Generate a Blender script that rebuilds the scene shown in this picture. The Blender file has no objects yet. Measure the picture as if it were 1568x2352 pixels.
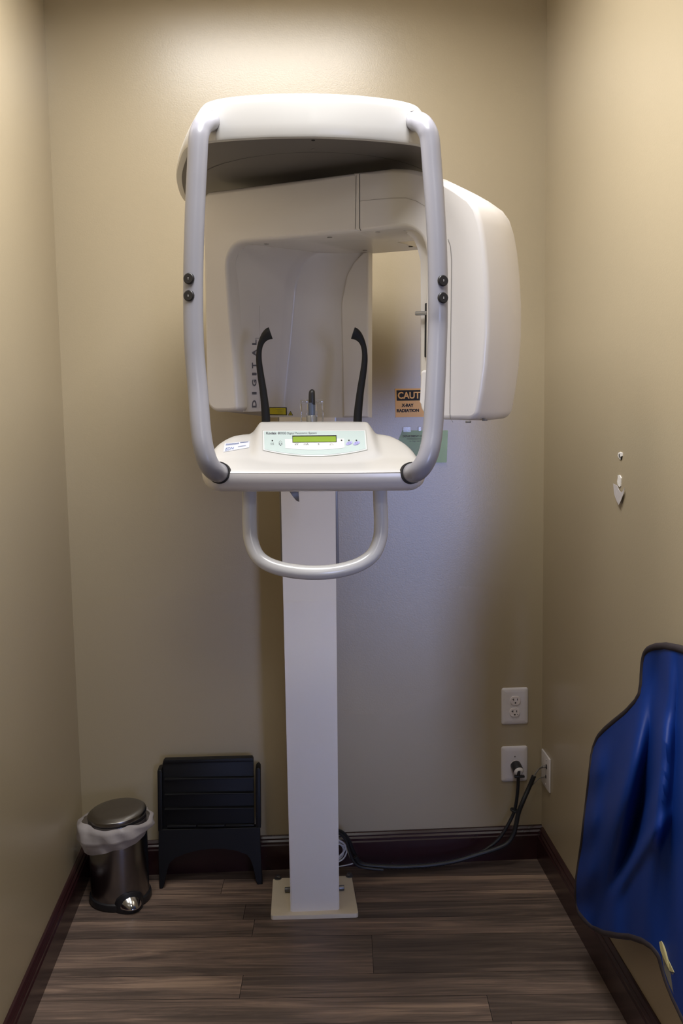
import bpy, bmesh, math, random
from mathutils import Vector, Matrix
from mathutils.bvhtree import BVHTree
random.seed(4)
scn = bpy.context.scene
COL = scn.collection
PI = math.pi

# ------------------------------------------------------------------ camera
FPX = 2334.63
YAW, PITCH, ROLL = 0.054564, 0.115724, -0.016505
CAMD, CAMH = 3.2313, 1.56
CP = Vector((0, -CAMD, CAMH))
_f = Vector((math.sin(YAW)*math.cos(PITCH), math.cos(YAW)*math.cos(PITCH), -math.sin(PITCH)))
_r0 = Vector((math.cos(YAW), -math.sin(YAW), 0)); _u0 = _r0.cross(_f)
_r = math.cos(ROLL)*_r0 + math.sin(ROLL)*_u0
_u = -math.sin(ROLL)*_r0 + math.cos(ROLL)*_u0
cam = bpy.data.objects.new('camera', bpy.data.cameras.new('camera'))
COL.objects.link(cam)
cam.data.sensor_fit = 'VERTICAL'; cam.data.sensor_height = 36; cam.data.lens = 36*FPX/2352
cam.matrix_world = Matrix(((_r.x, _u.x, -_f.x, CP.x), (_r.y, _u.y, -_f.y, CP.y), (_r.z, _u.z, -_f.z, CP.z), (0, 0, 0, 1)))
scn.camera = cam

def ray(px, py):
    return _f + _r*((px-784)/FPX) - _u*((py-1176)/FPX)
def W(px, py, D):
    """world point seen at a photo pixel, D metres in front of the camera plane (along y)"""
    d = ray(px, py); return CP + d*(D/d.y)
def onX(px, py, x):
    d = ray(px, py); return CP + d*((x-CP.x)/d.x)
def onZ(px, py, z):
    d = ray(px, py); return CP + d*((z-CP.z)/d.z)
def BW(px, py, off=0.0):
    return W(px, py, CAMD-off)

XL, XR = -0.688, 0.832
CEIL = 2.88

# ------------------------------------------------------------------ materials
def lin(c):
    c = c/255.0
    return c/12.92 if c <= 0.04045 else ((c+0.055)/1.055)**2.4
def rgb(r, g, b): return (lin(r), lin(g), lin(b), 1)
def mat(name, col, rough=0.5, metal=0.0, spec=0.5, bump=0.0, bscale=200, var=0.0, vscale=8, coat=0.0, **kw):
    m = bpy.data.materials.new(name); m.use_nodes = True
    nt = m.node_tree; b = nt.nodes['Principled BSDF']
    b.inputs['Base Color'].default_value = col
    b.inputs['Roughness'].default_value = rough
    b.inputs['Metallic'].default_value = metal
    b.inputs['Specular IOR Level'].default_value = spec
    b.inputs['Coat Weight'].default_value = coat
    b.inputs['Coat Roughness'].default_value = 0.08
    tc = nt.nodes.new('ShaderNodeTexCoord')
    if var:
        n = nt.nodes.new('ShaderNodeTexNoise'); n.inputs['Scale'].default_value = vscale; n.inputs['Detail'].default_value = 4
        nt.links.new(tc.outputs['Object'], n.inputs['Vector'])
        mx = nt.nodes.new('ShaderNodeMix'); mx.data_type = 'RGBA'
        mx.inputs['A'].default_value = tuple(c*(1-var) for c in col[:3])+(1,)
        mx.inputs['B'].default_value = tuple(min(1, c*(1+var)) for c in col[:3])+(1,)
        nt.links.new(n.outputs['Fac'], mx.inputs['Factor']); nt.links.new(mx.outputs['Result'], b.inputs['Base Color'])
    if bump:
        n = nt.nodes.new('ShaderNodeTexNoise'); n.inputs['Scale'].default_value = bscale; n.inputs['Detail'].default_value = 3
        nt.links.new(tc.outputs['Object'], n.inputs['Vector'])
        bp = nt.nodes.new('ShaderNodeBump'); bp.inputs['Strength'].default_value = bump; bp.inputs['Distance'].default_value = 0.002
        nt.links.new(n.outputs['Fac'], bp.inputs['Height']); nt.links.new(bp.outputs['Normal'], b.inputs['Normal'])
    for k, v in kw.items(): b.inputs[k].default_value = v
    return m

M = {}
M['wall'] = mat('wall_paint', rgb(172, 158, 131), 0.31, spec=0.85, bump=0.10, bscale=260, var=0.02, vscale=3)
M['ceiling'] = mat('ceiling_paint', rgb(170, 162, 150), 0.8)
M['white'] = mat('machine_shell', rgb(204, 202, 200), 0.24, var=0.01, vscale=5)
M['shell2'] = mat('arm_shell', rgb(219, 214, 210), 0.26, var=0.01, vscale=5)
M['tube'] = mat('tube_enamel', rgb(152, 151, 160), 0.28, var=0.01, vscale=6)
M['column'] = mat('column_paint', rgb(236, 230, 220), 0.5, bump=0.05, bscale=500, var=0.01)
M['baseplate'] = mat('base_plate_paint', rgb(222, 211, 190), 0.45, var=0.05, vscale=30)
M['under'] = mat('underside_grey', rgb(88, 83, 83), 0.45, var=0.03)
M['black'] = mat('black_plastic', rgb(34, 33, 36), 0.4, var=0.1, vscale=30)
M['rubber'] = mat('black_rubber', rgb(19, 18, 20), 0.6, spec=0.3, bump=0.05, bscale=300, var=0.1, vscale=20)
M['dark'] = mat('dark_gap', rgb(22, 20, 22), 0.7, var=0.05)
M['seam'] = mat('seam_grey', rgb(120, 116, 112), 0.6, var=0.02)
M['fineseam'] = mat('fine_seam', rgb(176, 170, 163), 0.6, var=0.02)
M['rim'] = mat('rim_grey', rgb(170, 172, 164), 0.4, var=0.02)
M['steel'] = mat('brushed_steel', rgb(142, 140, 142), 0.24, metal=1.0, var=0.05, vscale=60)
M['lid'] = mat('lid_steel', rgb(142, 139, 136), 0.28, metal=1.0, var=0.12, vscale=14)
M['chrome'] = mat('chrome', rgb(225, 225, 225), 0.16, metal=1.0, var=0.02)
M['bolt'] = mat('bolt_steel', rgb(120, 120, 125), 0.35, metal=0.9, var=0.1, vscale=60)
M['greymetal'] = mat('grey_metal', rgb(150, 148, 146), 0.35, metal=0.6, var=0.03)
M['bluerod'] = mat('blue_grey_rod', rgb(84, 92, 108), 0.3, var=0.03)
M['panel'] = mat('panel_teal', rgb(196, 211, 210), 0.35, var=0.01)
M['panelwhite'] = mat('panel_white', rgb(226, 227, 229), 0.35, var=0.01)
M['lcd'] = mat('display_green', rgb(140, 170, 58), 0.3, var=0.03, vscale=40)
M['ink'] = mat('ink_grey', rgb(92, 92, 100), 0.6, var=0.02)
M['inkblack'] = mat('ink_black', rgb(28, 26, 26), 0.6, var=0.02)
M['inkblue'] = mat('ink_blue', rgb(92, 112, 165), 0.6, var=0.02)
M['lavender'] = mat('key_lavender', rgb(180, 176, 226), 0.4, var=0.02)
M['sticker'] = mat('sticker_paper', rgb(218, 220, 232), 0.5, var=0.02)
M['yellow'] = mat('label_yellow', rgb(212, 196, 32), 0.5, var=0.02)
M['signyellow'] = mat('sign_yellow', rgb(242, 180, 58), 0.35, var=0.03)
M['green'] = mat('pale_green_paper', rgb(216, 242, 212), 0.4, spec=0.6, var=0.02)
M['plate'] = mat('outlet_plate', rgb(222, 216, 216), 0.35, var=0.01)
M['socket'] = mat('outlet_socket', rgb(228, 218, 214), 0.35, var=0.01)
M['stool'] = mat('stool_plastic', rgb(12, 12, 14), 0.5, spec=0.3, bump=0.1, bscale=300, var=0.1, vscale=20)
M['cable'] = mat('cable_black', rgb(30, 31, 34), 0.45, var=0.1, vscale=40)
M['whitecable'] = mat('cable_white', rgb(195, 192, 190), 0.45, var=0.03)
M['plugwhite'] = mat('plug_white', rgb(220, 215, 210), 0.4, var=0.02)
M['plaster'] = mat('torn_plaster', rgb(232, 228, 224), 0.9, bump=0.6, bscale=300, var=0.06, vscale=200)
M['flap'] = mat('peeled_paper', rgb(186, 180, 180), 0.7, var=0.08, vscale=120)
M['apron'] = mat('apron_blue', rgb(15, 50, 126), 0.5, spec=0.25, bump=0.15, bscale=900, var=0.06, vscale=12)
M['binding'] = mat('apron_binding', rgb(40, 32, 38), 0.7, bump=0.2, bscale=500, var=0.1, vscale=60)
M['strap'] = mat('beige_tape', rgb(186, 176, 128), 0.8, bump=0.3, bscale=600, var=0.06, vscale=60)
M['lining'] = mat('grey_lining', rgb(104, 100, 92), 0.8, var=0.06, vscale=30)
M['tape'] = mat('clear_tape', rgb(215, 218, 235), 0.1, var=0.02, Alpha=0.30)
M['base'] = mat('cherry_baseboard', rgb(46, 22, 25), 0.26, spec=0.5, var=0.2, vscale=10)

def bag_mat():
    m = bpy.data.materials.new('bin_bag_film'); m.use_nodes = True; nt = m.node_tree
    b = nt.nodes['Principled BSDF']
    b.inputs['Base Color'].default_value = rgb(214, 206, 206); b.inputs['Roughness'].default_value = 0.4
    tr = nt.nodes.new('ShaderNodeBsdfTranslucent'); tr.inputs['Color'].default_value = rgb(205, 200, 200)
    tp = nt.nodes.new('ShaderNodeBsdfTransparent')
    m1 = nt.nodes.new('ShaderNodeMixShader'); m1.inputs[0].default_value = 0.3
    m2 = nt.nodes.new('ShaderNodeMixShader'); m2.inputs[0].default_value = 0.22
    nt.links.new(b.outputs[0], m1.inputs[1]); nt.links.new(tr.outputs[0], m1.inputs[2])
    nt.links.new(m1.outputs[0], m2.inputs[1]); nt.links.new(tp.outputs[0], m2.inputs[2])
    nt.links.new(m2.outputs[0], nt.nodes['Material Output'].inputs['Surface'])
    tc = nt.nodes.new('ShaderNodeTexCoord'); n = nt.nodes.new('ShaderNodeTexNoise'); n.inputs['Scale'].default_value = 45
    nt.links.new(tc.outputs['Object'], n.inputs['Vector'])
    bp = nt.nodes.new('ShaderNodeBump'); bp.inputs['Strength'].default_value = 0.4; bp.inputs['Distance'].default_value = 0.004
    nt.links.new(n.outputs['Fac'], bp.inputs['Height']); nt.links.new(bp.outputs['Normal'], b.inputs['Normal'])
    return m
M['bag'] = bag_mat()

def glass_mat():
    m = bpy.data.materials.new('clear_acrylic'); m.use_nodes = True; b = m.node_tree.nodes['Principled BSDF']
    b.inputs['Base Color'].default_value = (0.95, 0.96, 0.95, 1); b.inputs['Roughness'].default_value = 0.03
    b.inputs['Transmission Weight'].default_value = 1.0; b.inputs['IOR'].default_value = 1.45
    return m
M['acrylic'] = glass_mat()

def floor_mat():
    m = bpy.data.materials.new('wood_plank_floor'); m.use_nodes = True; nt = m.node_tree; N = nt.nodes; L = nt.links
    b = N['Principled BSDF']; b.inputs['Roughness'].default_value = 0.42; b.inputs['Specular IOR Level'].default_value = 0.4
    at = N.new('ShaderNodeAttribute'); at.attribute_name = 'plank'
    uv = N.new('ShaderNodeAttribute'); uv.attribute_name = 'puv'
    mp = N.new('ShaderNodeVectorMath'); mp.operation = 'MULTIPLY'; mp.inputs[1].default_value = (2.2, 26, 1)
    L.new(uv.outputs['Vector'], mp.inputs[0])
    n1 = N.new('ShaderNodeTexNoise'); n1.inputs['Scale'].default_value = 1; n1.inputs['Detail'].default_value = 7; n1.inputs['Roughness'].default_value = 0.6; n1.inputs['Distortion'].default_value = 1.2
    L.new(mp.outputs[0], n1.inputs['Vector'])
    mp2 = N.new('ShaderNodeVectorMath'); mp2.operation = 'MULTIPLY'; mp2.inputs[1].default_value = (5, 130, 1)
    L.new(uv.outputs['Vector'], mp2.inputs[0])
    n2 = N.new('ShaderNodeTexNoise'); n2.inputs['Scale'].default_value = 1; n2.inputs['Detail'].default_value = 4
    L.new(mp2.outputs[0], n2.inputs['Vector'])
    mp3 = N.new('ShaderNodeVectorMath'); mp3.operation = 'MULTIPLY'; mp3.inputs[1].default_value = (0.9, 7, 1)
    L.new(uv.outputs['Vector'], mp3.inputs[0])
    n3 = N.new('ShaderNodeTexNoise'); n3.inputs['Scale'].default_value = 1; n3.inputs['Detail'].default_value = 3; n3.inputs['Distortion'].default_value = 0.6
    L.new(mp3.outputs[0], n3.inputs['Vector'])
    a1 = N.new('ShaderNodeMath'); a1.operation = 'MULTIPLY'; a1.inputs[1].default_value = 0.45; L.new(n1.outputs['Fac'], a1.inputs[0])
    a2 = N.new('ShaderNodeMath'); a2.operation = 'MULTIPLY_ADD'; a2.inputs[1].default_value = 0.2; L.new(n2.outputs['Fac'], a2.inputs[0]); L.new(a1.outputs[0], a2.inputs[2])
    a3 = N.new('ShaderNodeMath'); a3.operation = 'MULTIPLY_ADD'; a3.inputs[1].default_value = 0.35; L.new(n3.outputs['Fac'], a3.inputs[0]); L.new(a2.outputs[0], a3.inputs[2])
    a4 = N.new('ShaderNodeMath'); a4.operation = 'MULTIPLY_ADD'; a4.inputs[1].default_value = 0.16; L.new(at.outputs['Fac'], a4.inputs[0]); L.new(a3.outputs[0], a4.inputs[2])
    cr = N.new('ShaderNodeValToRGB')
    e = cr.color_ramp.elements
    e[0].position = 0.42; e[0].color = rgb(66, 55, 51)
    e[1].position = 0.74; e[1].color = rgb(160, 136, 118)
    x = cr.color_ramp.elements.new(0.55); x.color = rgb(92, 79, 72)
    x = cr.color_ramp.elements.new(0.63); x.color = rgb(118, 100, 90)
    L.new(a4.outputs[0], cr.inputs['Fac']); L.new(cr.outputs['Color'], b.inputs['Base Color'])
    bp = N.new('ShaderNodeBump'); bp.inputs['Strength'].default_value = 0.12; bp.inputs['Distance'].default_value = 0.002
    L.new(n2.outputs['Fac'], bp.inputs['Height']); L.new(bp.outputs['Normal'], b.inputs['Normal'])
    return m
M['floor'] = floor_mat()

# ------------------------------------------------------------------ object helpers
WPOS = {}
BMS = {}
def tag(o, label=None, cat=None, group=None, kind=None):
    if label: o['label'] = label
    if cat: o['category'] = cat
    if group: o['group'] = group
    if kind: o['kind'] = kind
    return o
def empty(name, loc, parent=None):
    o = bpy.data.objects.new(name, None); COL.objects.link(o); loc = Vector(loc)
    o.empty_display_size = 0.05
    if parent is not None: o.parent = parent; o.location = loc - WPOS[parent.name]
    else: o.location = loc
    WPOS[o.name] = loc
    return o
def thing(name, label, cat, loc, group=None):
    return tag(empty(name, loc), label, cat, group)
def obj(name, bm, m, parent=None, smooth=40, label=None, keep=False):
    """link a bmesh given in world coordinates as one mesh object"""
    bmesh.ops.recalc_face_normals(bm, faces=bm.faces)
    vs = [v.co for v in bm.verts]
    lo = Vector([min(v[i] for v in vs) for i in range(3)]); hi = Vector([max(v[i] for v in vs) for i in range(3)])
    c = (lo+hi)/2
    if keep: BMS[name] = BVHTree.FromBMesh(bm)
    bmesh.ops.translate(bm, verts=bm.verts, vec=-c)
    me = bpy.data.meshes.new(name)
    if smooth:
        lim = math.radians(smooth)
        for f in bm.faces: f.smooth = len(f.verts) <= 8
        for e in bm.edges:
            big = any(len(f.verts) > 8 for f in e.link_faces)
            e.smooth = not (big or len(e.link_faces) != 2 or e.calc_face_angle(0) > lim)
    bm.to_mesh(me); bm.free()
    for x in (m if isinstance(m, list) else [m]): me.materials.append(x)
    o = bpy.data.objects.new(name, me); COL.objects.link(o)
    if parent is not None: o.parent = parent; o.location = c - WPOS[parent.name]
    else: o.location = c
    WPOS[o.name] = c
    if label: o['label'] = label
    return o

def new(): return bmesh.new()
def box(bm, lo, hi, bev=0.0, seg=2, xf=None):
    v = [bm.verts.new(Vector((x, y, z))) for x in (lo[0], hi[0]) for y in (lo[1], hi[1]) for z in (lo[2], hi[2])]
    fs = [(0, 1, 3, 2), (4, 6, 7, 5), (0, 4, 5, 1), (2, 3, 7, 6), (0, 2, 6, 4), (1, 5, 7, 3)]
    faces = [bm.faces.new([v[i] for i in f]) for f in fs]
    geo = v
    if bev:
        es = list({e for f in faces for e in f.edges})
        r = bmesh.ops.bevel(bm, geom=es, offset=bev, segments=seg, profile=0.5, affect='EDGES')
        geo = list({w for f in r['faces'] for w in f.verts} | {w for w in v if w.is_valid})
    if xf:
        for w in geo: w.co = xf(w.co)
    return bm
def loft(bm, rings, cap0=True, cap1=True, closed=True):
    R = [[bm.verts.new(Vector(p)) for p in r] for r in rings]
    n = len(R[0])
    for a, b in zip(R[:-1], R[1:]):
        for i in range(n if closed else n-1):
            j = (i+1) % n
            bm.faces.new((a[i], a[j], b[j], b[i]))
    if cap0: bm.faces.new(R[0][::-1])
    if cap1: bm.faces.new(R[-1])
    return R
def prism(bm, outline, dirv, bev=0.0, seg=2, both=False):
    """outline: world points (planar), extruded by dirv; bevel on the first (and second) cap edges"""
    d = Vector(dirv)
    a = [bm.verts.new(Vector(p)) for p in outline]; b = [bm.verts.new(Vector(p)+d) for p in outline]
    n = len(a)
    fa = bm.faces.new(a); fb = bm.faces.new(b[::-1])
    for i in range(n):
        j = (i+1) % n; bm.faces.new((a[j], a[i], b[i], b[j]))
    if bev:
        es = list(fa.edges) + (list(fb.edges) if both else [])
        bmesh.ops.bevel(bm, geom=es, offset=bev, segments=seg, profile=0.5, affect='EDGES')
    return bm
def catmull(P, k=8, closed=False):
    P = [Vector(p) for p in P]; n = len(P); out = []
    rng = range(n if closed else n-1)
    for i in rng:
        p1, p2 = P[i], P[(i+1) % n]
        p0 = P[i-1] if (i > 0 or closed) else p1*2-p2
        p3 = P[(i+2) % n] if (i+2 < n or closed) else p2*2-p1
        for j in range(k):
            t = j/k
            out.append(0.5*((2*p1)+(-p0+p2)*t+(2*p0-5*p1+4*p2-p3)*t*t+(-p0+3*p1-3*p2+p3)*t**3))
    if not closed: out.append(P[-1].copy())
    return out
def tube(bm, pts, r, seg=16, k=8, capround=False, flat=None):
    """swept round tube; r a number or one radius per control point; flat=(axis, factor) squashes the section"""
    if isinstance(r, (int, float)): r = [r]*len(pts)
    P4 = [Vector((*p, q)) for p, q in zip([Vector(p) for p in pts], r)]
    C = []
    n = len(P4)
    for i in range(n-1):
        p1, p2 = P4[i], P4[i+1]; p0 = P4[i-1] if i else p1*2-p2; p3 = P4[i+2] if i+2 < n else p2*2-p1
        for j in range(k):
            t = j/k
            C.append(0.5*((2*p1)+(-p0+p2)*t+(2*p0-5*p1+4*p2-p3)*t*t+(-p0+3*p1-3*p2+p3)*t**3))
    C.append(P4[-1])
    pos = [Vector(c[:3]) for c in C]; rad = [max(1e-4, c[3]) for c in C]
    T = [(pos[min(i+1, len(pos)-1)]-pos[max(i-1, 0)]).normalized() for i in range(len(pos))]
    up = Vector((0, 0, 1)) if abs(T[0].z) < 0.9 else Vector((0, 1, 0))
    nrm = (up - T[0]*up.dot(T[0])).normalized()
    rings = []
    if capround:
        pass
    for i, p in enumerate(pos):
        nrm = (nrm - T[i]*nrm.dot(T[i])).normalized(); bn = T[i].cross(nrm)
        ring = []
        for s in range(seg):
            a = 2*PI*s/seg; o = nrm*math.cos(a)*rad[i] + bn*math.sin(a)*rad[i]
            if flat: ax = Vector(flat[0]); o = o - ax*(o.dot(ax)*(1-flat[1]))
            ring.append(p+o)
        rings.append(ring)
    if capround:
        def dome(c, ring, t, rr):
            return [[c + (q-c)*math.cos(a) + t*(rr*math.sin(a)) for q in ring] for a in (0.45, 0.9, 1.25)]
        rings = dome(pos[0], rings[0], -T[0], rad[0])[::-1] + rings + dome(pos[-1], rings[-1], T[-1], rad[-1])
    loft(bm, rings)
    return bm
def cyl(bm, c, axis, r, h, seg=24, r2=None, bev=0.0):
    axis = Vector(axis).normalized(); c = Vector(c); r2 = r if r2 is None else r2
    up = Vector((0, 0, 1)) if abs(axis.z) < 0.9 else Vector((1, 0, 0))
    a = axis.cross(up).normalized(); b = axis.cross(a)
    def ring(rr, d): return [c+axis*d+a*math.cos(2*PI*i/seg)*rr+b*math.sin(2*PI*i/seg)*rr for i in range(seg)]
    if bev: rs = [ring(r-bev, 0), ring(r, bev), ring(r2, h-bev), ring(r2-bev*0.35, h-bev*0.3), ring(r2-bev, h)]
    else: rs = [ring(r, 0), ring(r2, h)]
    loft(bm, rs); return bm
def lathe(bm, c, prof, seg=48, cap0=True, cap1=True):
    c = Vector(c)
    return loft(bm, [[c+Vector((r*math.cos(2*PI*i/seg), r*math.sin(2*PI*i/seg), z)) for i in range(seg)] for r, z in prof], cap0, cap1)
def ribbon(bm, pts, w, nrm):
    """thin flat line along pts"""
    nrm = Vector(nrm); L = []; R = []
    pts = [Vector(p) for p in pts]
    for i, p in enumerate(pts):
        t = (pts[min(i+1, len(pts)-1)]-pts[max(i-1, 0)]).normalized(); s = t.cross(nrm).normalized()*w/2
        L.append(bm.verts.new(p+s)); R.append(bm.verts.new(p-s))
    for i in range(len(pts)-1): bm.faces.new((L[i], L[i+1], R[i+1], R[i]))
    return bm
def text2d(body, bold=0.0, shear=0.0, spacing=1.0):
    cu = bpy.data.curves.new('text', 'FONT'); cu.body = body; cu.size = 1; cu.offset = bold; cu.shear = shear; cu.space_character = spacing
    cu.resolution_u = 3
    o = bpy.data.objects.new('text', cu); COL.objects.link(o)
    bpy.context.view_layer.update()
    me = o.evaluated_get(bpy.context.evaluated_depsgraph_get()).to_mesh()
    V = [(v.co.x, v.co.y) for v in me.vertices]; F = [tuple(p.vertices) for p in me.polygons]
    o.to_mesh_clear(); bpy.data.objects.remove(o); bpy.data.curves.remove(cu)
    xs = [v[0] for v in V]; ys = [v[1] for v in V]
    x0, x1, y0, y1 = min(xs), max(xs), min(ys), max(ys)
    return [((x-x0)/(x1-x0), (y-y0)/(y1-y0)) for x, y in V], F
def text(bm, body, mp, bold=0.0, shear=0.0, spacing=1.0):
    """mp(s,t) maps the unit box of the text to a world point"""
    V, F = text2d(body, bold, shear, spacing)
    vs = [bm.verts.new(mp(*v)) for v in V]
    for f in F:
        try: bm.faces.new([vs[i] for i in f])
        except ValueError: pass
    return bm
def hit(names, px, py, off=0.0008):
    """where the surfaces of the named, already built parts are met from a photo pixel"""
    d = ray(px, py).normalized(); best = None
    for n in names:
        r = BMS[n].ray_cast(CP, d)
        if r[0] is not None and (best is None or r[3] < best[1]):
            nn = r[1] if r[1].dot(d) < 0 else -r[1]
            best = (r[0]+nn*off, r[3])
    if best is None:
        if py < 1: return None
        print('MISS', names, round(px, 1), round(py, 1))
        for k in range(1, 60):
            for q, p in ((0, k), (0, -k), (k, 0), (-k, 0)):
                d = ray(px+q, py+p).normalized()
                for n in names:
                    r = BMS[n].ray_cast(CP, d)
                    if r[0] is not None: return W(px, py, r[0].y+CAMD)
    return best[0] if best else None
def quadmap(c, fn):
    """c: four pixel corners TL TR BR BL -> mapping of the unit box (t up) to world via fn(px,py)"""
    def mp(s, t):
        x = (1-s)*((1-t)*c[3][0]+t*c[0][0]) + s*((1-t)*c[2][0]+t*c[1][0])
        y = (1-s)*((1-t)*c[3][1]+t*c[0][1]) + s*((1-t)*c[2][1]+t*c[1][1])
        return fn(x, y)
    return mp
def patch(bm, mp, n=1, m=1):
    g = [[bm.verts.new(mp(i/n, j/m)) for j in range(m+1)] for i in range(n+1)]
    for i in range(n):
        for j in range(m): bm.faces.new((g[i][j], g[i+1][j], g[i+1][j+1], g[i][j+1]))
    return bm
def interp(tab, x):
    if x <= tab[0][0]: return tab[0][1]
    for (a, fa), (b, fb) in zip(tab[:-1], tab[1:]):
        if x <= b: return fa+(fb-fa)*(x-a)/(b-a)
    return tab[-1][1]
def sstep(a, b, x):
    t = min(1, max(0, (x-a)/(b-a))); return t*t*(3-2*t)
def inset2d(P, d):
    n = len(P); out = []
    A = sum(P[i][0]*P[(i+1) % n][1]-P[(i+1) % n][0]*P[i][1] for i in range(n))
    s = 1 if A > 0 else -1
    for i in range(n):
        ax, ay = P[i-1]; bx, by = P[(i+1) % n]; tx, ty = bx-ax, by-ay; l = math.hypot(tx, ty) or 1
        out.append((P[i][0]-s*ty/l*d, P[i][1]+s*tx/l*d))
    return out

# ------------------------------------------------------------------ the room
YF = -4.9      # how far the floor, ceiling and left wall run behind the camera
def structure(name, bm, m, parent=None, smooth=0):
    o = obj(name, bm, m, parent, smooth)
    if parent is None: o['kind'] = 'structure'
    return o
wall_back = structure('wall_back', box(new(), (XL-0.12, 0, -0.1), (XR+0.12, 0.12, CEIL)), M['wall'])
wall_left = structure('wall_left', box(new(), (XL-0.12, YF, -0.1), (XL, 0, CEIL)), M['wall'])
wall_right = structure('wall_right', box(new(), (XR, -1.60, -0.1), (XR+0.12, 0, CEIL)), M['wall'])
structure('ceiling', box(new(), (XL-0.12, YF, CEIL), (2.6, 0.12, CEIL+0.1)), M['ceiling'])

# floor: planks as faces of one mesh
def build_floor():
    bm = new(); lay = bm.faces.layers.float.new('plank'); luv = bm.verts.layers.float_vector.new('puv')
    ang = math.radians(-3.4); ca, sa = math.cos(ang), math.sin(ang); ox, oy = 0.24, 0.0
    rows = [0.10, 0.0, -0.098, -0.196, -0.264, -0.356, -0.454, -0.65, -0.757, -0.868, -1.064]
    while rows[-1] > -5.2: rows.append(rows[-1]-0.125)
    joints = {6: 0.246, 7: -0.107, 8: 0.537}
    rnd = random.Random(7)
    for k in range(len(rows)-1):
        L = 1.22; x0 = joints.get(k, rnd.uniform(-0.6, 0.6)) - 0.24
        xs = [x0+L*i for i in range(-3, 4)]
        for a, b in zip(xs[:-1], xs[1:]):
            g = 0.0007; q = [(a+g, rows[k+1]+g), (b-g, rows[k+1]+g), (b-g, rows[k]-g), (a+g, rows[k]-g)]
            sx, sy = rnd.uniform(0, 50), rnd.uniform(0, 50); vs = []
            for (x, y) in q:
                v = bm.verts.new((ox+x*ca-y*sa, oy+x*sa+y*ca, 0)); v[luv] = Vector((x+sx, y+sy, 0)); vs.append(v)
            f = bm.faces.new(vs); f[lay] = rnd.random()
    # clip to the floor area, then add the dark bed under the joints
    for co, no in (((XL-0.1, 0, 0), (-1, 0, 0)), ((2.6, 0, 0), (1, 0, 0)), ((0, 0.1, 0), (0, 1, 0)), ((0, YF, 0), (0, -1, 0))):
        bmesh.ops.bisect_plane(bm, geom=bm.verts[:]+bm.edges[:]+bm.faces[:], plane_co=co, plane_no=no, clear_outer=True)
    q = [bm.verts.new(p) for p in ((XL-0.1, YF, -0.0008), (2.6, YF, -0.0008), (2.6, 0.1, -0.0008), (XL-0.1, 0.1, -0.0008))]
    f = bm.faces.new(q); f.material_index = 1
    q = [bm.verts.new(p) for p in ((XL-0.1, YF, -0.05), (2.6, YF, -0.05), (2.6, 0.1, -0.05), (XL-0.1, 0.1, -0.05))]
    f = bm.faces.new(q); f.material_index = 1
    return bm
o = obj('floor', build_floor(), [M['floor'], M['dark']], None, 0); o['kind'] = 'structure'

HB, TB = 0.112, 0.0195
def base_prof():   # (out, z)
    return [(0, 0), (TB, 0), (TB, HB-0.030), (TB-0.003, HB-0.026), (TB-0.003, HB-0.018), (TB-0.008, HB-0.013), (TB-0.008, HB-0.008), (TB-0.013, HB-0.002), (TB-0.016, HB), (0, HB)]
bm = new(); loft(bm, [[(x, -o, z) for o, z in base_prof()] for x in (XL, XR)])
structure('baseboard_back', bm, M['base'])
bm = new(); loft(bm, [[(XL+o, y, z) for o, z in base_prof()] for y in (-TB-0.0002, YF)])
structure('baseboard_left', bm, M['base'])
bm = new(); loft(bm, [[(XR-o, y, z) for o, z in base_prof()] for y in (-TB-0.0002, -1.60)])
structure('baseboard_right', bm, M['base'])

# torn holes in the right wall (damage of the wall itself)
def wallpoly(pts, th=0.002): 
    bm = new(); prism(bm, [onX(x, y, XR-th) for x, y in pts], (th+0.001, 0, 0)); return bm
obj('torn_screw_hole', wallpoly([(1419, 1040), (1423, 1038), (1428, 1041), (1428, 1047), (1424, 1056), (1420, 1051), (1418, 1046)]), M['plaster'], wall_right, 0)
obj('hole_shadow', wallpoly([(1420, 1044), (1422, 1042), (1422.5, 1050), (1421, 1052)], 0.0026), M['dark'], wall_right, 0)
obj('hole_shadow', wallpoly([(1424, 1049), (1427, 1048), (1426, 1053), (1424.5, 1056)], 0.0026), M['dark'], wall_right, 0)
obj('torn_plaster_patch', wallpoly([(1418, 1091), (1422, 1091), (1425.5, 1098), (1425, 1108), (1424.5, 1116), (1422, 1119), (1418, 1114), (1416.5, 1106), (1418, 1098)]), M['plaster'], wall_right, 0)
bm = new()
fl = [(1407.5, 1111), (1410, 1112), (1416, 1115), (1421, 1126), (1425, 1131), (1430, 1128), (1433.5, 1120), (1431, 1134), (1426, 1148), (1420.5, 1160), (1416, 1152), (1410, 1136)]
prism(bm, [onX(x, y, XR-0.003-0.004*((y-1111)/50)) for x, y in fl], (0.001, 0, 0))
obj('peeled_paint_flap', bm, M['flap'], wall_right, 0)

# ------------------------------------------------------------------ panoramic x-ray machine
mach = thing('panoramic_xray_machine', 'white floor-standing panoramic dental x-ray machine with hood, side tubes and square column', 'x-ray machine', (0.06, -0.225, 0))
TH = math.radians(0.9); TXC, TZC = 0.06, 1.40
def hd(x, D, z):
    """head frame (x from the machine's centre line, D from the camera plane, z) to world; the head sags slightly to the right"""
    X = TXC + x
    return Vector((X + math.sin(TH)*(z-TZC), D-CAMD, z - math.sin(TH)*x))

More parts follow.
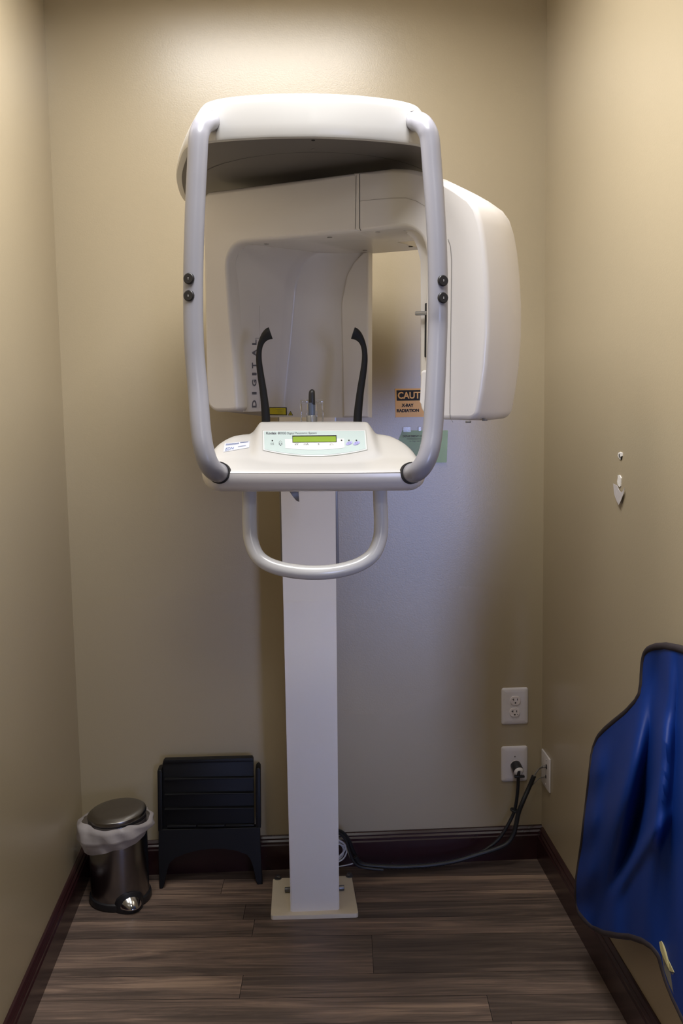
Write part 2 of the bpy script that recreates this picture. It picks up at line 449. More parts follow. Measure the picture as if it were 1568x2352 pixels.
# base plate with bolts
bm = new()
pl = []
for cx, cy, a0 in ((0.180, -0.338, -PI/2), (0.176, -0.114, 0), (-0.058, -0.110, PI/2), (-0.062, -0.329, PI)):
    for k in range(5):
        a = a0 + (PI/2)*k/4; pl.append((cx+0.010*math.cos(a)-0.002, cy+0.010*math.sin(a)-0.004, 0.013))
prism(bm, pl, (0, 0, -0.013), 0.0015, 2)
base_plate = obj('base_plate', bm, M['baseplate'], mach, 40, 'cream painted steel floor plate')
for px, py in ((638, 2018), (802, 2013)):
    c = onZ(px, py, 0.013); bm = new()
    cyl(bm, c, (0, 0, 1), 0.012, 0.003, 24, bev=0.001); cyl(bm, c+Vector((0, 0, 0.003)), (0, 0, 1), 0.008, 0.008, 6, bev=0.001)
    obj('bolt', bm, M['bolt'], base_plate, 30)
for px, py in ((661, 2043), (783, 2039)):
    c = onZ(px, py, 0.022); bm = new()
    cyl(bm, c+Vector((-0.01, 0, 0)), (1, 0, 0), 0.008, 0.02, 16, bev=0.001)
    obj('side_bolt', bm, M['bolt'], base_plate, 30)

# column: front sleeve (slightly wider at the top) and rear channel
bm = new()
rs = []
for z, xl, xr in ((0.013, -0.0142, 0.1325), (0.5, -0.0146, 0.1355), (1.0, -0.0146, 0.1395), (1.45, -0.014, 0.144), (2.02, -0.014, 0.146)):
    rs.append([(xl, -0.325, z), (xr, -0.325, z), (xr, -0.13, z), (xl, -0.13, z)])
loft(bm, rs)
bmesh.ops.bevel(bm, geom=[e for e in bm.edges if abs((e.verts[0].co-e.verts[1].co).normalized().z) > 0.9], offset=0.004, segments=3, affect='EDGES')
column = obj('column', bm, M['column'], mach, 40)
bm = new(); box(bm, (-0.019, -0.300, 1.05), (-0.0140, -0.14, 2.0), 0.001); obj('column_rail', bm, M['greymetal'], column, 40)
bm = new(); box(bm, (0.1395, -0.300, 1.05), (0.1505, -0.14, 2.0), 0.001); obj('column_rail', bm, M['greymetal'], column, 40)

# hood
def plan(tab, k=6):
    h = catmull([Vector((x, d, 0)) for x, d in tab], k)
    return [(p.x, p.y) for p in h] + [(-p.x, p.y) for p in h[-2:0:-1]]
hood_plan = plan([(0, 2.088), (0.08, 2.096), (0.15, 2.113), (0.205, 2.134), (0.238, 2.158), (0.257, 2.188), (0.272, 2.24), (0.290, 2.34), (0.306, 2.446), (0.315, 2.54), (0.320, 2.63), (0.322, 2.72), (0.317, 2.80), (0.29, 2.90), (0.2, 2.97), (0.08, 2.99), (0, 2.992)])
hood_top = plan([(0, 2.086), (0.08, 2.094), (0.145, 2.112), (0.19, 2.133), (0.214, 2.154), (0.229, 2.184), (0.240, 2.24), (0.262, 2.34), (0.279, 2.446), (0.287, 2.54), (0.291, 2.63), (0.292, 2.72), (0.286, 2.80), (0.26, 2.88), (0.18, 2.94), (0.07, 2.96), (0, 2.962)])
def hoodring(z, f, i):
    P = [(a[0]+(b[0]-a[0])*f, a[1]+(b[1]-a[1])*f) for a, b in zip(hood_plan, hood_top)]
    return [hd(x, d, z) for x, d in inset2d(P, i)]
bm = new()
loft(bm, [hoodring(*q) for q in ((2.0705, 0, 0.0135), (2.067, 0, 0.012), (2.0665, 0, 0.003), (2.068, 0, 0.0), (2.073, 0.03, -0.002), (2.095, 0.22, -0.003), (2.118, 0.52, -0.002), (2.134, 0.78, 0.0), (2.145, 0.97, 0.002), (2.150, 1, 0.006), (2.154, 1, 0.016), (2.157, 1, 0.04), (2.159, 1, 0.08))])
hood = obj('hood', bm, M['white'], mach, 35, keep=True)
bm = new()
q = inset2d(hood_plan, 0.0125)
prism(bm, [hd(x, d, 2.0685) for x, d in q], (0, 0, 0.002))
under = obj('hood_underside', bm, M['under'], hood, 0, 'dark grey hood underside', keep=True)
bm = new()   # circular bearing seam, panel seam
ribbon(bm, [hd(0.02+0.30*math.cos(a), 2.62+0.40*math.sin(a), 2.0680) for a in [PI+PI*k/40 for k in range(41)]], 0.0016, (0, 0, 1))
obj('underside_seam', bm, M['dark'], hood, 0)
for px, py, mm in ((719, 322, 'dark'), (718, 343, 'seam')):
    c = hit(['hood_underside'], px, py, 0.0); bm = new(); cyl(bm, c, (0, 0, -1), 0.0035, 0.0012, 14); obj('underside_screw', bm, M[mm], hood, 0)
# vertical joints of the hood's end caps
for sgn in (-1, 1):
    px = 497 if sgn < 0 else 938
    bm = new(); pts = []
    for k in range(9):
        h = hit(['hood'], px + (0.35*sgn*k*0.3), 292+k*4.2 + (0 if sgn < 0 else 2), 0.0006)
        if h: pts.append(h)
    if len(pts) > 2:
        ribbon(bm, pts, 0.0012, (0, 1, 0)); obj('end_cap_joint', bm, M['fineseam'], hood, 0)

# side tubes, buttons, collars
lp = [(487, 279, 2.15), (478, 280, 2.105), (467, 287, 2.078), (459, 303, 2.066), (455, 326, 2.06), (452, 390, 2.057), (448.7, 458, 2.055), (444.3, 592, 2.05), (443.5, 700, 2.045), (445, 780, 2.04), (449, 840, 2.035), (455, 904, 2.025), (460.5, 981, 2.005), (467, 1028, 1.995), (478, 1063, 1.995), (492, 1081, 2.01), (506, 1087, 2.05)]
rp = [(950, 279, 2.15), (958, 279, 2.105), (970, 285, 2.078), (981, 301, 2.064), (987.5, 325, 2.06), (992.5, 390, 2.057), (998.5, 470, 2.052), (1004.5, 592, 2.045), (1005.5, 700, 2.04), (1005, 751, 2.04), (1002.5, 820, 2.03), (998.5, 904, 2.015), (993.5, 988, 2.0), (985.5, 1036, 1.99), (972, 1067, 1.99), (957, 1083, 2.005), (942, 1087, 2.045)]
for side, path in (('l', lp), ('r', rp)):
    bm = new(); tube(bm, [W(*p) for p in path], [0.0196]*11+[0.0199]*(len(path)-11), 28, 8)
    t = obj('side_tube', bm, M['tube'], mach, 50)
    bx = -1 if side == 'l' else 1
    for py in ((643, 682) if side == 'l' else (648, 687)):
        cx = 434 if side == 'l' else 1018
        ax = Vector((0.52*bx, -0.85, 0)); tc_ = W(444 if bx < 0 else 1005.3, py, 2.047 if bx < 0 else 2.042); ax = Vector((0.34*bx, -0.94, 0.03)).normalized(); c = tc_ + ax*0.0168
        bm = new(); cyl(bm, c, ax, 0.0110, 0.0070, 24, bev=0.0018); b = obj('height_button', bm, M['black'], t, 40, 'round black height button with small white arrow')
        s = Vector((0, 0, 1)); h = ax.normalized().cross(s); cc = c+ax.normalized()*0.0073
        up = 1 if py in (643, 648) else -1
        bm = new()
        for poly in ([(-0.0004, -0.0022), (0.0004, -0.0022), (0.0004, 0.0010), (-0.0004, 0.0010)], [(-0.0014, 0.0004), (0.0014, 0.0004), (0, 0.0024)]):
            bm.faces.new([bm.verts.new(cc+h*x+s*(z*up)) for x, z in poly])
        obj('arrow_mark', bm, M['panelwhite'], t, 0)
    for e, n in ((path[0], path[1]), (path[-1], path[-2])):
        a, b_ = W(*e), W(*n); ax = (b_-a).normalized(); bm = new()
        top = e[1] < 500
        c = a.lerp(b_, 0.10 if top else 0.22) + (Vector((-bx*0.0032, 0, -0.0022)) if top else Vector())
        tube(bm, [c-ax*0.012, c+ax*0.004], 0.0222, 28, 2)
        obj('tube_collar', bm, M['dark'], t, 40, 'black collar ring')

# console: upper shell (height field over a rounded plan) and lower shell
HW = [(2.03, 0.196), (2.033, 0.207), (2.04, 0.216), (2.055, 0.224), (2.08, 0.229), (2.15, 0.235), (2.22, 0.233), (2.26, 0.226), (2.29, 0.213), (2.31, 0.202), (2.34, 0.18), (2.36, 0.158), (2.39, 0.128)]
ZS = [(2.03, 1.403), (2.034, 1.4065), (2.045, 1.4095), (2.08, 1.416), (2.14, 1.426), (2.20, 1.442), (2.26, 1.458), (2.30, 1.468), (2.32, 1.470), (2.39, 1.470)]
def zsmooth(tab, x): return (interp(tab, x-0.012)+2*interp(tab, x)+interp(tab, x+0.012))/4 if x > 2.05 else interp(tab, x)
def console_z(x, D, s):
    zs = zsmooth(ZS, D)
    u = abs(x-0.006)
    m = 1-sstep(0.119, 0.145, u)
    plane = 1.4275+(D-2.12)*0.345
    plane = min(plane, 1.497)
    if D > 2.31: plane = min(plane, 1.497)
    ex = max(0, plane-zs)*sstep(2.055+0.06*(u/0.12)**2, 2.10+0.06*(u/0.12)**2, D)
    z = zs + ex*m
    return 1.403+(z-1.403)*(1-abs(s)**22)
Ds = sorted(set([2.03, 2.0312, 2.033, 2.036, 2.04, 2.047, 2.055, 2.063]+[2.07+0.008*i for i in range(41)]))
NS = 96
bm = new(); grid = []
for D in Ds:
    hw = zsmooth(HW, D); row = []
    for i in range(NS+1):
        s = -1+2*i/NS; s = math.copysign(1-(1-abs(s))**1.15, s)
        x = s*hw; dd = D + (0.010*(abs(x)/0.2)**2 if D < 2.06 else 0.010*(abs(x)/0.2)**2*max(0, 1-(D-2.06)/0.1))
        row.append(bm.verts.new(hd(x, dd, console_z(x, D, s))))
    grid.append(row)
for a, b in zip(grid[:-1], grid[1:]):
    for i in range(NS): bm.faces.new((a[i], a[i+1], b[i+1], b[i]))
bd = [hd_ for hd_ in ([v.co.copy() for v in grid[0]] + [r[-1].co.copy() for r in grid[1:]] + [v.co.copy() for v in grid[-1]][-2::-1] + [r[0].co.copy() for r in grid[-2:0:-1]])]
# rear drop
low = [bm.verts.new(Vector((v.co.x, v.co.y+0.004, 1.403-math.sin(TH)*(v.co.x-TXC)))) for v in grid[-1]]
for i in range(NS): bm.faces.new((grid[-1][i], grid[-1][i+1], low[i+1], low[i]))
console = obj('console', bm, M['white'], mach, 60, keep=True)
bd2 = [(p.x, p.y) for p in bd]
def lowz(x, z): return z - math.sin(TH)*(x-TXC)
bm = new()
loft(bm, [[Vector((x, y, lowz(x, z))) for x, y in inset2d(bd2, i)] for z, i in ((1.4025, 0.002), (1.4020, -0.0006), (1.396, -0.0012), (1.387, 0.000), (1.377, 0.004), (1.371, 0.010), (1.366, 0.018), (1.3635, 0.030), (1.363, 0.045))])
lower = obj('console_lower_shell', bm, M['shell2'], console, 50, keep=True)
bm = new()
tube(bm, [Vector((x, y, lowz(x, 1.4027))) for x, y in inset2d(bd2, 0.0002)][5:NS-4:4], 0.0009, 6, 2)
obj('console_seam', bm, M['seam'], console, 0)

# control panel printed on the console
cs = ['console']
def H(px, py, off=0.0008): return hit(cs, px, py, off)
def arc(x0, y0, x1, y1, mid, n=16):
    return [(x0+(x1-x0)*k/n, y0+(y1-y0)*k/n+mid*4*(k/n)*(1-k/n)) for k in range(n+1)]
def pxpoly(pts, off): 
    bm = new(); bm.faces.new([bm.verts.new(H(x, y, off)) for x, y in pts]); return bm
def fillpanel(top, bot, off, n=40, m=8):
    """panel between a top line and a bottom curve (both lists of pixels left to right)"""
    def at(l, s):
        k = s*(len(l)-1); i = min(int(k), len(l)-2); f = k-i
        return (l[i][0]+(l[i+1][0]-l[i][0])*f, l[i][1]+(l[i+1][1]-l[i][1])*f)
    def mp(s, t):
        a, b = at(top, s), at(bot, s); return H(b[0]+(a[0]-b[0])*t, b[1]+(a[1]-b[1])*t, off)
    return patch(new(), mp, n, m)
panel = obj('control_panel', fillpanel([(602, 989), (840, 988)], arc(603, 1035, 844, 1034, 15), 0.0006), M['rim'], console, 0, 'pale blue control panel')
obj('panel_border', fillpanel([(603.2, 990.2), (838.8, 989.2)], arc(604, 1034.5, 842.5, 1033.5, 14.5), 0.0010), M['panelwhite'], panel and console, 0)
obj('panel_field', fillpanel([(606, 992), (836.5, 991)], arc(607, 1033, 840, 1032, 13.5), 0.0014), M['panel'], console, 0)
obj('panel_window_field', fillpanel([(654, 1010), (790, 1009)], arc(655, 1031, 791, 1030, 4.5), 0.0018, 20, 4), M['panelwhite'], console, 0)
obj('display_frame', patch(new(), quadmap([(671, 1002.5), (772.5, 1001.5), (773, 1017.5), (671.5, 1018.5)], lambda x, y: H(x, y, 0.0022)), 8, 2), M['dark'], console, 0)
obj('display', patch(new(), quadmap([(672.2, 1005.5), (771, 1004.8), (771.4, 1017), (672.6, 1018)], lambda x, y: H(x, y, 0.0026)), 8, 2), M['lcd'], console, 0, 'green liquid crystal display')
def ptext(name, body, c, m, off=0.0022, bold=0.0, shear=0.0, sp=1.0, parent=None, fn=None):
    bm = new(); text(bm, body, quadmap(c, fn or (lambda x, y: H(x, y, off))), bold, shear, sp); return obj(name, bm, m, parent or console, 0)
ptext('panel_lettering', 'Kodak', [(611, 994), (635, 993.9), (635, 999.4), (611, 999.6)], M['ink'], bold=0.02)
ptext('panel_lettering', '8000', [(638, 994.2), (657, 994.1), (657, 999.2), (638, 999.3)], M['ink'])
ptext('panel_lettering', 'Digital Panoramic System', [(659, 994.6), (727, 994), (727, 1000), (659, 1000.5)], M['ink'])
ptext('panel_lettering', 'kV', [(677, 1020), (685, 1020), (685, 1024.2), (677, 1024.2)], M['ink'])
ptext('panel_lettering', 'mA', [(697.5, 1020), (708.5, 1020), (708.5, 1024), (697.5, 1024)], M['ink'])
ptext('panel_lettering', 's', [(730, 1020.4), (733, 1020.4), (733, 1023.6), (730, 1023.6)], M['ink'])
def pdot(px, py, r, m, name='indicator_dot', off=0.0022, ry=None):
    bm = new(); ry = ry or r*0.75
    bm.faces.new([bm.verts.new(H(px+r*math.cos(2*PI*k/16), py+ry*math.sin(2*PI*k/16), off)) for k in range(16)]); return obj(name, bm, m, console, 0)
for px, py in ((625.3, 1014), (784, 1013.3), (801, 1013.2), (818, 1013.2)): pdot(px, py, 1.7, M['inkblack'])
for cx in (801.5, 818.5):
    bm = new(); n = 24; c_, s_ = math.cos(-0.45), math.sin(-0.45)
    bm.faces.new([bm.verts.new(H(cx+8.2*math.cos(2*PI*k/n)*c_-4.2*math.sin(2*PI*k/n)*s_, 1020+(8.2*math.cos(2*PI*k/n)*s_+4.2*math.sin(2*PI*k/n)*c_)*0.85, 0.0024)) for k in range(n)])
    obj('oval_key', bm, M['lavender'], console, 0, 'lavender oval key')
    bm = new(); ring = [H(cx+3.2*math.cos(2*PI*k/16), 1020+2.4*math.sin(2*PI*k/16), 0.0028) for k in range(17)]
    ribbon(bm, ring, 0.0006, (0, -0.35, 0.94)); obj('key_symbol', bm, M['inkblue'], console, 0)
def pline(name, pts, w=0.0006, m='ink'):
    bm = new(); ribbon(bm, [H(x, y, 0.0024) for x, y in pts], w, (0, -0.35, 0.94)); return obj(name, bm, M[m], console, 0)
pline('warning_triangle', [(757, 1024.5), (761, 1019.5), (765.5, 1024.3), (757, 1024.5)])
pline('warning_triangle', [(640, 1018.5), (643.8, 1013.5), (648, 1018.3), (640, 1018.5)])
for dx, dy in ((641.5, 1021.6), (646.8, 1021.4), (644, 1024.6)): pdot(dx, dy, 1.4, M['ink'], 'radiation_mark')
for i in range(3): pline('heat_mark', [(622.5+2.6*i+0.7*math.sin(k*1.5), 1018.5+k*0.95) for k in range(7)], 0.0005)
# service sticker on the left shoulder
skc = [(516, 1019), (573, 1014), (572, 1028.5), (513, 1039)]
def sk_fn(x, y): return H(x, y, 0.0008)
obj('service_sticker', patch(new(), quadmap(skc, sk_fn), 6, 3), M['sticker'], console, 0, 'white printed sticker')
def sub(s0, s1, t0, t1):
    f = lambda s, t: ((1-s)*((1-t)*skc[3][0]+t*skc[0][0])+s*((1-t)*skc[2][0]+t*skc[1][0]), (1-s)*((1-t)*skc[3][1]+t*skc[0][1])+s*((1-t)*skc[2][1]+t*skc[1][1]))
    return [f(s0, t1), f(s1, t1), f(s1, t0), f(s0, t0)]
for c in (sub(0.05, 0.58, 0.70, 0.93), sub(0.62, 0.95, 0.82, 0.97), sub(0.55, 0.86, 0.30, 0.42)):
    bm = new()
    mp = quadmap(c, lambda x, y: H(x, y, 0.0012))
    for k in range(3): patch(bm, lambda s, t, k=k: mp(s, (k+0.25+0.4*t)/3), 4, 1)
    obj('sticker_print', bm, M['inkblue'], console, 0)
ptext('sticker_lettering', 'EDN', sub(0.06, 0.40, 0.10, 0.42), M['inkblue'], 0.0012, 0.01, 0.2)

# hand grip under the console, latch lever
bm = new()
gp = [(572.5, 1112, 2.13), (572.5, 1150, 2.12), (573, 1208, 2.11), (577, 1244, 2.10), (592, 1278, 2.09), (622, 1299, 2.08), (668, 1311, 2.07), (722, 1315.5, 2.065), (776, 1311, 2.07), (824, 1297, 2.08), (856, 1274, 2.09), (871, 1241, 2.10), (875, 1206, 2.11), (873, 1150, 2.12), (872, 1112, 2.13)]
tube(bm, [W(*p) for p in gp], 0.0150, 24, 8); obj('hand_grip', bm, M['white'], mach, 50, 'white U-shaped patient hand grip')
bm = new()
pts = [W(*p) for p in ((663, 1127, 2.22), (672, 1140, 2.22), (680, 1150, 2.22), (687.5, 1153, 2.22), (686, 1138, 2.22), (685.5, 1127, 2.22))]
prism(bm, pts, (0, 0.02, 0), 0.002); obj('latch_lever', bm, M['greymetal'], mach, 40, 'grey latch lever')

# chin rest, bite rod, temple supports
DC = 2.372
chin = empty('chin_rest', W(716, 968, DC), mach)
bm = new(); cyl(bm, W(715.5, 973, DC), (0, 0, 1), 0.0122, W(715.5, 954, DC).z-W(715.5, 973, DC).z, 24, bev=0.001); obj('post_socket', bm, M['greymetal'], chin, 40)
bm = new(); cyl(bm, W(716, 956, DC), (0, 0, 1), 0.0076, W(716, 925, DC).z-W(716, 956, DC).z, 20); obj('rod', bm, M['bluerod'], chin, 40, 'blue-grey rod')
bm = new(); tube(bm, [W(716, 928, DC), W(716, 915, DC), W(716, 905, DC+0.001), W(716.3, 901, DC+0.002)], [0.0076, 0.0076, 0.0074, 0.0070], 20, 4, capround=True); obj('bite_tip', bm, M['black'], chin, 40, 'black bite tip')
bm = new()
def accbox(x0, y0, x1, y1, d0, d1, b=0.0008):
    a, c = W(x0, y1, DC), W(x1, y0, DC); box(bm, (a.x, a.y+d0, a.z), (c.x, c.y+d1, c.z), b)
accbox(689.5, 918, 708, 927, -0.004, 0.004); accbox(724, 918, 742.5, 927, -0.004, 0.004)
accbox(689.5, 927, 693, 974, -0.004, 0.004); accbox(739.5, 927, 742.5, 974, -0.004, 0.004)
accbox(704.5, 927, 707.5, 974, -0.004, 0.004); accbox(725, 927, 728, 974, -0.004, 0.004)
obj('clear_chin_support', bm, M['acrylic'], chin, 40, 'clear acrylic chin support')
for sgn in (-1, 1):
    P = [(611, 974, 10), (609.5, 945, 9.5), (604.5, 900, 8.4), (598, 858, 7.6), (594.5, 828, 6.8), (595, 806, 6.2), (598.5, 790, 6.6), (604, 779, 8.5), (611, 771, 11.5), (617.5, 766.5, 13.5), (621.5, 765, 13.8)]
    if sgn > 0: P = [(1432.0-x-0.3, y, r) for x, y, r in P]
    bm = new(); tube(bm, [W(x, y, DC) for x, y, r in P], [r*DC/2335 for x, y, r in P], 18, 6, flat=((0, 1, 0), 0.7)); obj('temple_support', bm, M['rubber'], mach, 50, 'black curved temple support arm')

# rotating arm -------------------------------------------------------
AA = math.radians(34); AO = (0.0, 2.373); UX = (math.cos(AA), -math.sin(AA)); VX = (math.sin(AA), math.cos(AA))
def ar(u, v, z): return hd(AO[0]+u*UX[0]+v*VX[0], AO[1]+u*UX[1]+v*VX[1], z)
VD = ar(0, 1, 2)-ar(0, 0, 2)
arm = empty('rotating_arm', ar(0.05, 0.2, 2.046), mach)
def fil(cx, cz, r, a0, a1, n=6): return [(cx+r*math.cos(math.radians(a0+(a1-a0)*k/n)), cz+r*math.sin(math.radians(a0+(a1-a0)*k/n))) for k in range(n+1)]
ZB, ZT = 1.918, 2.046
def face_loft(outline, slices):
    bm = new(); loft(bm, [[ar(u, v, z) for u, z in inset2d(outline, i)] for v, i in slices]); return bm
out = fil(-0.272, 1.553, 0.036, 180, 270) + [(-0.235, 1.518)] + fil(-0.222, 1.531, 0.012, 270, 360)[1:] + [(-0.214, 1.62), (-0.226, 1.74), (-0.234, 1.85)] + fil(-0.186, 1.870, 0.048, 180, 90) + [(-0.05, ZB), (0.06, ZB), (0.129, ZB), (0.129, ZT), (0.0, ZT), (-0.15, ZT)] + fil(-0.285, ZT-0.025, 0.025, 90, 180)
out2 = [((-0.262 if -0.262 < u < -0.18 and z < ZB-0.001 else u), z) for u, z in out]
bm = new()
loft(bm, [[ar(u, v, z) for u, z in inset2d(o_, i)] for o_, v, i in ((out, 0.0, 0.0095), (out, 0.0006, 0.0070), (out, 0.0025, 0.004), (out, 0.006, 0.0015), (out, 0.012, 0.0), (out, 0.040, 0.0), (out2, 0.046, 0.0), (out2, 0.325, 0.0), (out2, 0.33, 0.005))])
sensor_arm = obj('sensor_housing', bm, M['shell2'], arm, 45, keep=True)
# pocket: cheek turning into the rear panel
UF = [(1.50, -0.2145), (1.62, -0.2150), (1.74, -0.2265), (1.85, -0.2345), (1.88, -0.2325), (1.90, -0.220), (1.912, -0.205), (1.922, -0.186)]
UR = [(1.50, -0.250), (1.60, -0.238), (1.69, -0.225), (1.78, -0.215), (1.83, -0.209), (1.86, -0.201), (1.885, -0.189), (1.900, -0.176), (1.911, -0.160), (1.922, -0.130)]
bm = new(); rings = []
for z in (1.500, 1.506, 1.56, 1.62, 1.69, 1.75, 1.80, 1.83, 1.85, 1.868, 1.883, 1.895, 1.905, 1.913, 1.922):
    uf, ur = interp(UF, z), interp(UR, z)
    P = [(-0.262, 0.030), (uf-0.001, 0.030), (uf*0.67+ur*0.33, 0.086), (uf*0.33+ur*0.67, 0.143), (ur, 0.200)] + [(ur+0.001+0.014*(1-math.cos(t)), 0.203+0.038*math.sin(t)) for t in [PI/2*k/8 for k in range(9)]] + [(-0.07, 0.289), (-0.014, 0.311), (-0.014, 0.318), (-0.262, 0.318)]
    zz = lambda v: max(z, 1.517-0.017*sstep(0.14, 0.20, v)) if z < 1.517 else z
    rings.append([ar(u, v, zz(v)) for u, v in P])
loft(bm, rings); obj('sensor_rear_panel', bm, M['shell2'], arm, 50, keep=True)
rib = [(-0.014, 1.501), (-0.080, 1.501), (-0.080, 1.79), (-0.077, 1.83), (-0.068, 1.865), (-0.051, 1.895), (-0.028, 1.918), (-0.014, 1.921)]
bm = new(); prism(bm, [ar(u, 0.297+0.30*(u+0.014), z) for u, z in rib], VD*0.020, 0.006, 3); obj('panel_rib', bm, M['shell2'], arm, 40)
# generator
gout = [(0.111, ZB), (0.225, ZB)] + fil(0.233, ZB-0.058, 0.058, 90, 0, 8)[1:] + [(0.292, 1.80), (0.292, 1.62), (0.292, 1.525)] + fil(0.304, 1.518, 0.012, 180, 270, 4) + [(0.36, 1.5055), (0.398, 1.5055)] + fil(0.398, 1.5295, 0.024, 270, 345, 5)[1:] + [(0.4285, 1.566), (0.4355, 1.62), (0.4395, 1.69), (0.4385, 1.76), (0.434, 1.82), (0.427, 1.875), (0.419, 1.915)] + [(0.409, 1.943), (0.393, 1.964), (0.36, 1.988), (0.33, 2.006), (0.29, 2.027), (0.25, 2.040), (0.21, ZT), (0.17, ZT), (0.111, ZT)]
gen = obj('generator_housing', face_loft(gout, ((0.0, 0.0095), (0.0006, 0.0070), (0.0025, 0.004), (0.006, 0.0015), (0.012, 0.0), (0.10, -0.003), (0.18, -0.001), (0.215, 0.010), (0.24, 0.030))), M['shell2'], arm, 45, keep=True)
# inner cover, slot, lever, collimator
ic = [(0.267, 1.60), (0.305, 1.60), (0.305, 1.919), (0.215, 1.919), (0.235, 1.913), (0.252, 1.900), (0.262, 1.880), (0.267, 1.847)]
bm = new(); prism(bm, [ar(u, 0.028, z) for u, z in ic], VD*0.14, 0.004, 2); obj('inner_cover', bm, M['shell2'], arm, 40, keep=True)
BMS['inner_cover_'] = BMS['inner_cover']
bm = new(); box(bm, (0.2800, 0.0225, 1.640), (0.2862, 0.04, 1.757), 0.002, 2, xf=lambda c: ar(c.x, c.y, c.z)); obj('lever_slot', bm, M['dark'], arm, 40, 'black slot')
bm = new(); cyl(bm, ar(0.29, 0.016, 1.735), ar(-1, 0, 1.735)-ar(0, 0, 1.735), 0.0045, 0.028, 14, bev=0.001); obj('positioning_lever', bm, M['greymetal'], arm, 40, 'grey lever')
co = [(0.32, 1.509), (0.325, 1.509), (0.325, 1.612)] + fil(0.278, 1.604, 0.008, 90, 180, 4) + fil(0.304, 1.543, 0.034, 180, 268, 8)
bm = new(); prism(bm, [ar(u+0.011, 0.002, z) for u, z in co], VD*0.12, 0.005, 3); obj('collimator_block', bm, M['shell2'], arm, 40)
# seams
def arline(name, pts, v, w=0.0014, m='seam'):
    bm = new(); ribbon(bm, [ar(u, v, z) for u, z in pts], w, -VD.normalized()); return obj(name, bm, M[m], arm, 0)
arline('arm_joint', [(0.130, ZT-0.004), (0.130, 1.98), (0.130, ZB+0.014), (0.131, ZB+0.006), (0.134, ZB+0.001)], -0.0010, 0.0013, 'dark')
bm = new(); ribbon(bm, [ar(0.130, v, ZB-0.0008) for v in (0.006, 0.2, 0.32)], 0.0014, (0, 0, 1)); obj('arm_joint', bm, M['fineseam'], arm, 0)
arline('cover_joint', [(0.345, 1.885), (0.351, 1.87), (0.354, 1.84), (0.354, 1.70), (0.354, 1.52), (0.356, 1.508), (0.362, 1.500)], -0.0010, 0.0012, 'seam')
arline('cover_joint', [(0.131, 1.983), (0.17, 1.983), (0.21, 1.982), (0.245, 1.979), (0.27, 1.970), (0.30, 1.952)], -0.0012, 0.0012, 'fineseam')
# small underside screws
for px, py in ((612, 560.5), (703, 587), (757, 545), (838, 575)):
    c = hit(['sensor_housing'], px, py, 0.0)
    bm = new(); cyl(bm, c+Vector((0, 0, 0.001)), (0, 0, -1), 0.0058, 0.0016, 16); obj('underside_cap', bm, M['seam'], arm, 30)
for px, py in ((867, 533), (943, 566.5)):
    c = hit(['generator_housing', 'sensor_housing'], px, py, 0.0)
    if c: bm = new(); cyl(bm, c+Vector((0, 0, 0.001)), (0, 0, -1), 0.0055, 0.0016, 16); obj('underside_cap', bm, M['dark' if px > 900 else 'fineseam'], arm, 30)
for px, py in ((1075, 966), (1113, 961)):
    c = hit(['generator_housing'], px, py-4, 0.0)
    if c: bm = new(); cyl(bm, c+Vector((0, 0, -0.004)), (0, 0, -1), 0.006, 0.005, 16, bev=0.001); obj('foot_stud', bm, M['seam'], arm, 30)
# lettering and labels
SH = ['sensor_housing', 'sensor_rear_panel']
def S(px, py, off=0.0007): return hit(SH, px, py, off)
ys = [(936, 919), (906, 900), (887, 872), (862, 856), (846, 833), (818, 803), (792, 780)]
for ch, (y0, y1) in zip('DIGITAL', ys):
    bm = new()
    text(bm, ch, lambda s, t, y0=y0, y1=y1: S(588.5-(t)*10.0, y0+(y1-y0)*(s if ch != 'I' else 0.0+s)), 0.03)
    obj('lettering', bm, M['ink'], arm, 0)
bm = new(); ribbon(bm, [S(595.5, y) for y in (702, 740, 780, 830, 880, 936)], 0.0007, -VD.normalized()); 
for k in range(33): ribbon(bm, [S(595.5, 936-5*k), S(592.2 if k % 5 else 590, 936-5*k)], 0.0005, (0, 0, 1))
obj('height_scale', bm, M['fineseam'], arm, 0)
for y, w in ((777.5, 9),):
    bm = new(); 
    for k in range(4): ribbon(bm, [S(586+k*2.2, y-1.2), S(586+k*2.2, y+1.2)], 0.0008, -VD.normalized())
    obj('scale_figures', bm, M['ink'], arm, 0)
RP = ['sensor_rear_panel', 'sensor_housing']
def RS(px, py, off=0.0009): return hit(RP, px, py, off) or W(px, py, 2.66)
obj('laser_label', patch(new(), quadmap([(618, 935), (658.5, 935.5), (659, 954), (618, 953)], lambda x, y: RS(x, y, 0.0008)), 6, 4), M['inkblack'], arm, 0, 'yellow and black warning label')
obj('label_field', patch(new(), quadmap([(618, 936.8), (656.3, 937.3), (656.8, 952), (618, 951)], lambda x, y: RS(x, y, 0.0014)), 6, 4), M['yellow'], arm, 0, 'yellow label field')
for k in range(3):
    bm = new(); ribbon(bm, [RS(633+2*k, 940+4*k, 0.0018), RS(653-k, 940.3+4*k, 0.0018)], 0.0006, (0, -1, 0)); obj('label_print', bm, M['ink'], arm, 0)
bm = new(); bm.faces.new([bm.verts.new(RS(x, y, 0.0008)) for x, y in ((661.5, 954), (667, 943.8), (673, 954.3))]); obj('hazard_triangle', bm, M['inkblack'], arm, 0, 'small laser hazard triangle')
bm = new(); bm.faces.new([bm.verts.new(RS(x, y, 0.0013)) for x, y in ((663.3, 953), (667, 946), (671.2, 953.2))]); obj('triangle_field', bm, M['yellow'], arm, 0)
bm = new()
for k in range(4):
    a = PI*k/4; ribbon(bm, [RS(667.1-1.7*math.cos(a), 950.7-1.5*math.sin(a), 0.0018), RS(667.1+1.7*math.cos(a), 950.7+1.5*math.sin(a), 0.0018)], 0.0005, (0, -1, 0))
